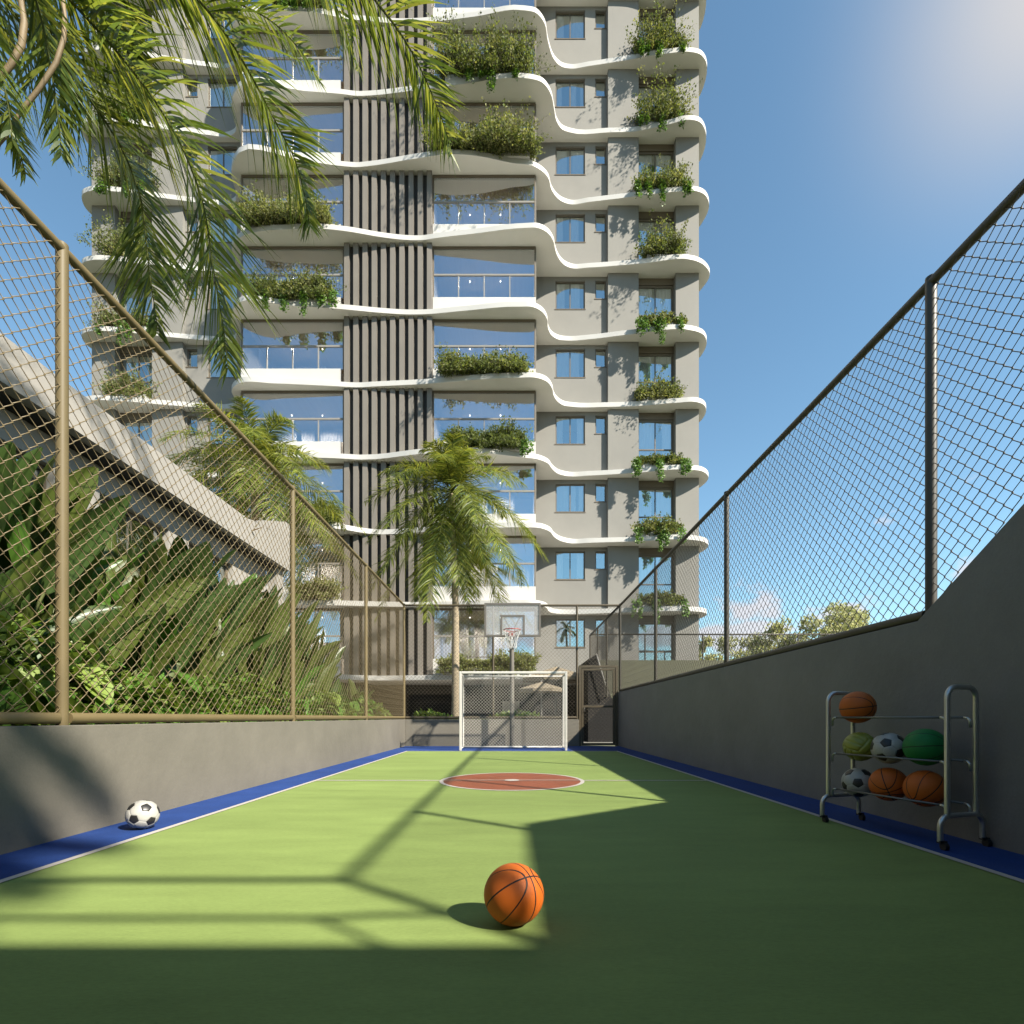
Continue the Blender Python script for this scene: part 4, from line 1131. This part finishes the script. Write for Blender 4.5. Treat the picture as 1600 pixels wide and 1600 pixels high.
STRP=[(-4.55,3.15,2.40,'leftmost tall broad-leaved plant at the picture edge beside the fence post'),
(-4.15,3.85,2.35,'tall broad-leaved plant right behind the nearest fence post'),
(-4.75,4.25,2.60,'broad-leaved plant with the highest leaf tip left of the nearest post'),
(-4.3,4.75,2.5,'broad-leaved plant just right of the nearest fence post'),
(-4.85,5.2,2.62,'broad-leaved plant below the sunlit strip of the pavilion wall'),
(-4.35,5.6,2.5,'broad-leaved plant with a glossy blue-green leaf in mid panel'),
(-4.9,6.1,2.62,'broad-leaved plant in the middle of the panel touching the pavilion soffit'),
(-4.4,6.6,2.5,'broad-leaved plant with long ribbed leaves right of mid panel'),
(-4.85,7.2,2.62,'broad-leaved plant left of the second fence post'),
(-4.4,7.7,2.5,'broad-leaved plant standing behind the second visible fence post'),
(-4.75,8.4,2.62,'broad-leaved plant under the pavilion corner'),
(-4.3,8.9,2.5,'broad-leaved plant just right of the pavilion corner'),
(-4.6,9.7,2.50,'broad-leaved plant between the second and third fence posts'),
(-4.2,10.6,2.00,'farthest broad-leaved plant near the third fence post'),
(-4.95,2.3,2.30,'broad-leaved plant left of the picture edge behind the fence'),
(-3.95,3.35,1.60,'shorter broad-leaved plant in front at the left picture edge'),
(-4.0,4.35,1.60,'shorter broad-leaved plant in front, right of the nearest post'),
(-4.0,5.35,1.60,'shorter broad-leaved plant in front below the sunlit pavilion strip'),
(-3.95,6.3,1.60,'shorter broad-leaved plant in front at mid panel'),
(-4.0,7.3,1.60,'shorter broad-leaved plant in front, left of the second post'),
(-3.95,8.4,1.60,'shorter broad-leaved plant in front, right of the second post'),
(-4.8,11.6,1.60,'broad-leaved plant before the louvers past the third post'),
(-4.1,12.9,1.20,'last broad-leaved plant at the far corner of the planting')]
for i,(x,y,h,lab) in enumerate(STRP): strelitzia(lab,x,y,h,34,200+i,grp)
def philo(label,x,y,h,nl,seed,pale,group,size=.3):
    r_=random.Random(seed)
    t=thing('philodendron_plant',label,'plant',(x,y,.70),group)
    m_=MB()
    for i in range(nl):
        az=r_.uniform(0,2*math.pi); el=r_.uniform(.35,1.3); hh=h*r_.uniform(.6,1.05)
        d=Vector((math.cos(az)*math.cos(el),math.sin(az)*math.cos(el),math.sin(el)))
        b0=Vector((x,y,.69)); p1=b0+d*hh
        m_.tube([b0,b0+d*hh*.5+Vector((0,0,.05)),p1],.006,4,2,caps=False)
        L=size*r_.uniform(.7,1.25)
        out=Vector((d.x,d.y,-.35+r_.uniform(-.3,.3))).normalized()
        pts=[p1+out*(L*u)+Vector((0,0,-1))*(L*.35*u*u) for u in (0,.25,.5,.75,1)]
        sh=max(p.x for p in pts)+.16*L+3.23
        if sh>0:
            pts=[p-Vector((sh,0,0)) for p in pts]; p1=pts[0]
        b_=Vector((r_.uniform(-.3,.3),r_.uniform(-.3,.3),1)).normalized(); nrm=(b_-out*b_.dot(out)).normalized()
        blade(m_,nrm,pts,L*r_.uniform(.30,.42),r_,0 if r_.random()>pale else 1,2,r_.uniform(.05,.3),K=6)
    build(m_,'leaves',[M['phil1'],M['phil2'],M['banrib']],t,smooth=True)
g2='low bright green plants along the left fence'
PHP=[(-3.75,3.0,.75,'bright low leafy plant at the left picture edge'),(-3.6,3.45,.55,'low leafy plant at the left foot of the nearest fence post'),
(-3.9,3.75,.85,'arching bright leafy plant behind the nearest fence post'),(-3.65,4.15,.6,'low leafy plant at the right foot of the nearest fence post'),
(-3.85,4.6,.8,'leafy plant with a large round pale leaf beside the nearest post'),(-3.6,5.0,.5,'low spreading leafy plant in the near part of the middle panel'),
(-3.85,5.5,.75,'arching leafy plant in mid panel below the tall leaves'),(-3.6,6.0,.5,'low leafy plant just past mid panel at the rail'),
(-3.9,6.5,.75,'pale variegated leafy plant right of mid panel'),(-3.6,7.0,.55,'low leafy plant left of the second fence post'),
(-3.85,7.7,.7,'bright leafy plant right of the second fence post'),(-3.65,8.5,.55,'low leafy plant between second and third posts near the rail'),
(-3.9,9.4,.85,'big-leaved plant before the louvers left of the third post'),(-3.7,10.3,.7,'pale leafy plant just left of the third fence post'),
(-3.75,11.4,.95,'large dark-leaved plant right behind the third fence post'),(-3.65,12.4,.75,'bright leafy plant at the far end of the left planting')]
for i,(x,y,h,lab) in enumerate(PHP): philo(lab,x,y,h,22,400+i,.7 if i in (4,8,13) else .3,g2,.34 if i<9 else .30)
# ground cover, one mass
m_=MB(); r_=random.Random(55)
for i in range(15000):
    y=r_.uniform(2.2,14.2); x=-3.34-abs(r_.gauss(0,.40)); z=.70+r_.random()**1.2*(.62+.16*math.sin(y*2.1))*(1.25-.05*y)
    p=Vector((x,y,z)); d=Vector((r_.gauss(.3,.7),r_.gauss(0,.8),r_.uniform(-.2,.9))).normalized(); L=r_.uniform(.05,.13)
    m_.leaf(p,p+d*L,L*r_.uniform(.2,.4),Vector((0,0,1))+rv(r_,.6),r_.choice((0,0,1,2)))
o=build(m_,'ground_cover',[M['cover'],M['phil2'],M['phil1']]); tag(o,'dense low green ground cover filling the planting bed behind the left fence','ground cover',kind='stuff')
m_=MB()
for i in range(1300):
    x=r_.uniform(-2.9,.9); y=15.25+abs(r_.gauss(0,.3)); dens=.5+.5*math.sin(x*2.3+1.2)
    if r_.random()>dens+.25: continue
    p=Vector((x,y,.70+r_.random()*.32*dens)); d=Vector((r_.gauss(0,.8),r_.gauss(-.3,.7),r_.uniform(0,.9))).normalized(); L=r_.uniform(.08,.18)
    m_.leaf(p,p+d*L,L*.28,Vector((0,0,1))+rv(r_,.6),r_.choice((0,1,2)))
o=build(m_,'ground_cover',[M['cover'],M['phil2'],M['phil1']]); tag(o,'pale green ground cover at the foot of the tall palm behind the goal','ground cover',kind='stuff')

# ------------------------------------------------------------------ white pavilion on the left
XPf=-6.0; zs=4.79; zt=5.35; ye0=2.0*0-3; yend=13.83
pv=thing('white_pavilion','white pavilion with deep flat roof edge beyond the planting','building',(-7.5,6,0))
m_=MB()
# parapet profile along y: flat, then sweeping up at the far end
prof=[(ye0,zs),(yend,zs),(yend,6.00)]
for k in range(7):
    a=math.pi/2*k/6; prof.append((yend-.10+.10*math.cos(a),6.02-.10+.10*math.sin(a)) )
prof=[(ye0,zs),(yend,zs)]+[(yend-.10+.10*math.cos(math.pi/2*k/6),5.94+.10*math.sin(math.pi/2*k/6)) for k in range(7)]
prof+=[(13.55,6.02),(12.5,5.65),(11.95,5.43),(11.6,zt),(ye0,zt)]
m_.prism_x(prof,XPf-.16,XPf); build(m_,'parapet',M['pav_white'],pv,fix=True)
m_=MB(); m_.box(-11.5,XPf-.162,ye0,yend-.01,zs+.0,zs+.28); build(m_,'roof',M['pav_white'],pv)
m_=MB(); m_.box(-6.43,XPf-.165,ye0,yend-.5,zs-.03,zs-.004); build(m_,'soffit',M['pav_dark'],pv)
holes=[(a,b_,2.2,4.36) for a,b_ in ((-1.5,1.2),(2.2,4.6),(5.45,7.2),(8.0,9.6),(10.2,11.8))]
m_=MB()
xs=-6.44
# wall along y with openings
zz=sorted({-.3,zs-.03,2.2,4.36}); yy=sorted({ye0,13.4,*[h[0] for h in holes],*[h[1] for h in holes]})
for a,b_ in zip(yy[:-1],yy[1:]):
    for c,d_ in zip(zz[:-1],zz[1:]):
        if any(h[0]<(a+b_)/2<h[1] and h[2]<(c+d_)/2<h[3] for h in holes): continue
        m_.quad((xs,a,c),(xs,b_,c),(xs,b_,d_),(xs,a,d_))
for (a,b_,c,d_) in holes:
    x2=xs-.22
    m_.quad((xs,a,c),(xs,a,d_),(x2,a,d_),(x2,a,c)); m_.quad((xs,b_,c),(x2,b_,c),(x2,b_,d_),(xs,b_,d_)); m_.quad((xs,a,d_),(xs,b_,d_),(x2,b_,d_),(x2,a,d_)); m_.quad((xs,a,c),(x2,a,c),(x2,b_,c),(xs,b_,c))
m_.quad((xs,13.4,-.3),(-11,13.4,-.3),(-11,13.4,zs-.01),(xs,13.4,zs-.01))
build(m_,'wall',M['pav_white'],pv)
m_=MB(); m_.box(-11.2,-11.0,ye0,13.4,-.3,zs-.01); build(m_,'rear_wall',M['pav_white'],pv)
for (a,b_,c,d_) in holes:
    m_=MB(); x=xs-.14; f=.07
    m_.box(x-.03,x+.03,a,a+f,c,d_); m_.box(x-.03,x+.03,b_-f,b_,c,d_); m_.box(x-.03,x+.03,a+f,b_-f,d_-f,d_); m_.box(x-.03,x+.03,a+f,b_-f,c,c+f); m_.box(x-.025,x+.025,(a+b_)/2-.03,(a+b_)/2+.03,c+f,d_-f)
    fo=build(m_,'window',M['frame'],pv)
    m_=MB(); m_.quad((x,a+f,c+f),(x,b_-f,c+f),(x,b_-f,d_-f),(x,a+f,d_-f)); build(m_,'pane',M['wglass'],fo)
# far end fins under the roof edge
m_=MB(); m_.box(-6.42,XPf-.17,13.45,yend-.02,3.0,zs-.01); build(m_,'end_wall',M['pav_white'],pv)
# bromeliads on its roof edge
r_=random.Random(8)
t=thing('bromeliad_plant','orange and green bromeliads on the pavilion roof edge','plant',(-6.5,12.4,zs+.28)); m_=MB()
for i in range(90):
    c=Vector((-6.5+r_.gauss(0,.16),11.9+r_.uniform(-.6,.9),zs+.28)); a=r_.uniform(0,6.28); el=r_.uniform(.4,1.3); L=r_.uniform(.5,.95)
    d=Vector((math.cos(a)*math.cos(el),math.sin(a)*math.cos(el),math.sin(el))); m_.leaf(c,c+d*L,.035,Vector((0,0,1)),r_.choice((0,0,1)))
build(m_,'leaves',[M['dryleaf'],M['shrub2']],t)

# ------------------------------------------------------------------ terrace parasols, trees
def parasol(label,px0,px1,ytop,yb_,d):
    x0=(px0-CX)/F*d; x1=(px1-CX)/F*d; c=(x0+x1)/2; r=(x1-x0)/2; z1=EYE+(HY-ytop)/F*d; z0=EYE+(HY-yb_)/F*d
    t=thing('parasol',label,'parasol',(c,d,0))
    m_=MB(); vs=[]; n=8
    for (rr,z) in ((.03,z1),(r*.55,z0+(z1-z0)*.5),(r,z0),(r*.985,z0-.10)):
        for k in range(n):
            a=2*math.pi*(k+.5)/n; vs.append((c+rr*math.cos(a),d+rr*math.sin(a),z))
    fs=[]
    for i in range(3):
        for k in range(n): fs.append((i*n+k,i*n+(k+1)%n,(i+1)*n+(k+1)%n,(i+1)*n+k))
    m_.add(vs,fs); build(m_,'canopy',M['parasol'],t)
    m_=MB(); m_.tube([(c,d,0),(c,d,z1+.08)],.028,10); m_.lathe((c,d,0),[(.28,0),(.28,.06),(.05,.09)],16); build(m_,'pole',M['alu'],t,smooth=True,angle=40)
    m_=MB()
    for k in range(8):
        a=2*math.pi*(k+.5)/8; m_.tube([(c,d,z1-.06),(c+r*.97*math.cos(a),d+r*.97*math.sin(a),z0-.03)],.010,4)
    build(m_,'ribs',M['frame'],t)
parasol('larger beige parasol on the terrace behind the goal',812,926,1042,1061,19.2)
parasol('smaller beige parasol lower behind the goal net',808,884,1066,1077,18.0)
def shade_tree(label,px,ytop,ybot,d,wpx,seed,n=5200):
    r_=random.Random(seed); x=(px-CX)/F*d; zt_=EYE+(HY-ytop)/F*d; rw=wpx/F*d/2; h=zt_
    t=thing('shade_tree',label,'tree',(x,d,-.02))
    m_=MB(); m_.tube([(x,d,-.02),(x+.1,d,h*.25),(x,d,h*.5)],[.22,.17,.1],8)
    tips=[]
    for k in range(14):
        a=r_.uniform(0,6.28); e=r_.uniform(.3,1.2); L=rw*r_.uniform(.6,1.0); b0=Vector((x,d,h*r_.uniform(.3,.5)))
        p=b0+Vector((math.cos(a)*math.cos(e),math.sin(a)*math.cos(e),math.sin(e)))*L; m_.tube([b0,(b0+p)/2+Vector((0,0,.15)),p],[.07,.05,.02],5); tips.append(p)
    build(m_,'trunk',M['treebark'],t,smooth=True)
    m_=MB(); cz=h*.62; 
    cl=[]
    for k in range(46):
        v=rv(r_,1); 
        while v.length>1: v=rv(r_,1)
        v=v.normalized()*v.length**.5; cl.append((Vector((x+v.x*rw*.85,d+v.y*rw*.85,cz+v.z*h*.34)),rw*r_.uniform(.16,.30)))
    for k in range(n):
        c,rad=r_.choice(cl); v=rv(r_,1).normalized()*rad*r_.uniform(.5,1.05); p=c+v
        L=r_.uniform(.14,.30); dd=(rv(r_,1)+v.normalized()*.5).normalized()
        m_.leaf(p,p+dd*L,L*.3,rv(r_,1),0 if r_.random()<.55 else 1)
    build(m_,'crown',[M['tree1'],M['tree2']],t)
shade_tree('largest rounded pale tree beyond the right-hand fence',1310,942,1020,38,150,1,15000)
shade_tree('mid-sized pale tree left of the largest one beyond the fence',1222,968,1025,40,95,2,8000)
shade_tree('low tree behind the first right-hand fence post',1160,980,1035,42,100,3,8000)
shade_tree('small tree touching the tower corner beyond the fence',1106,990,1035,38,50,4,4000)
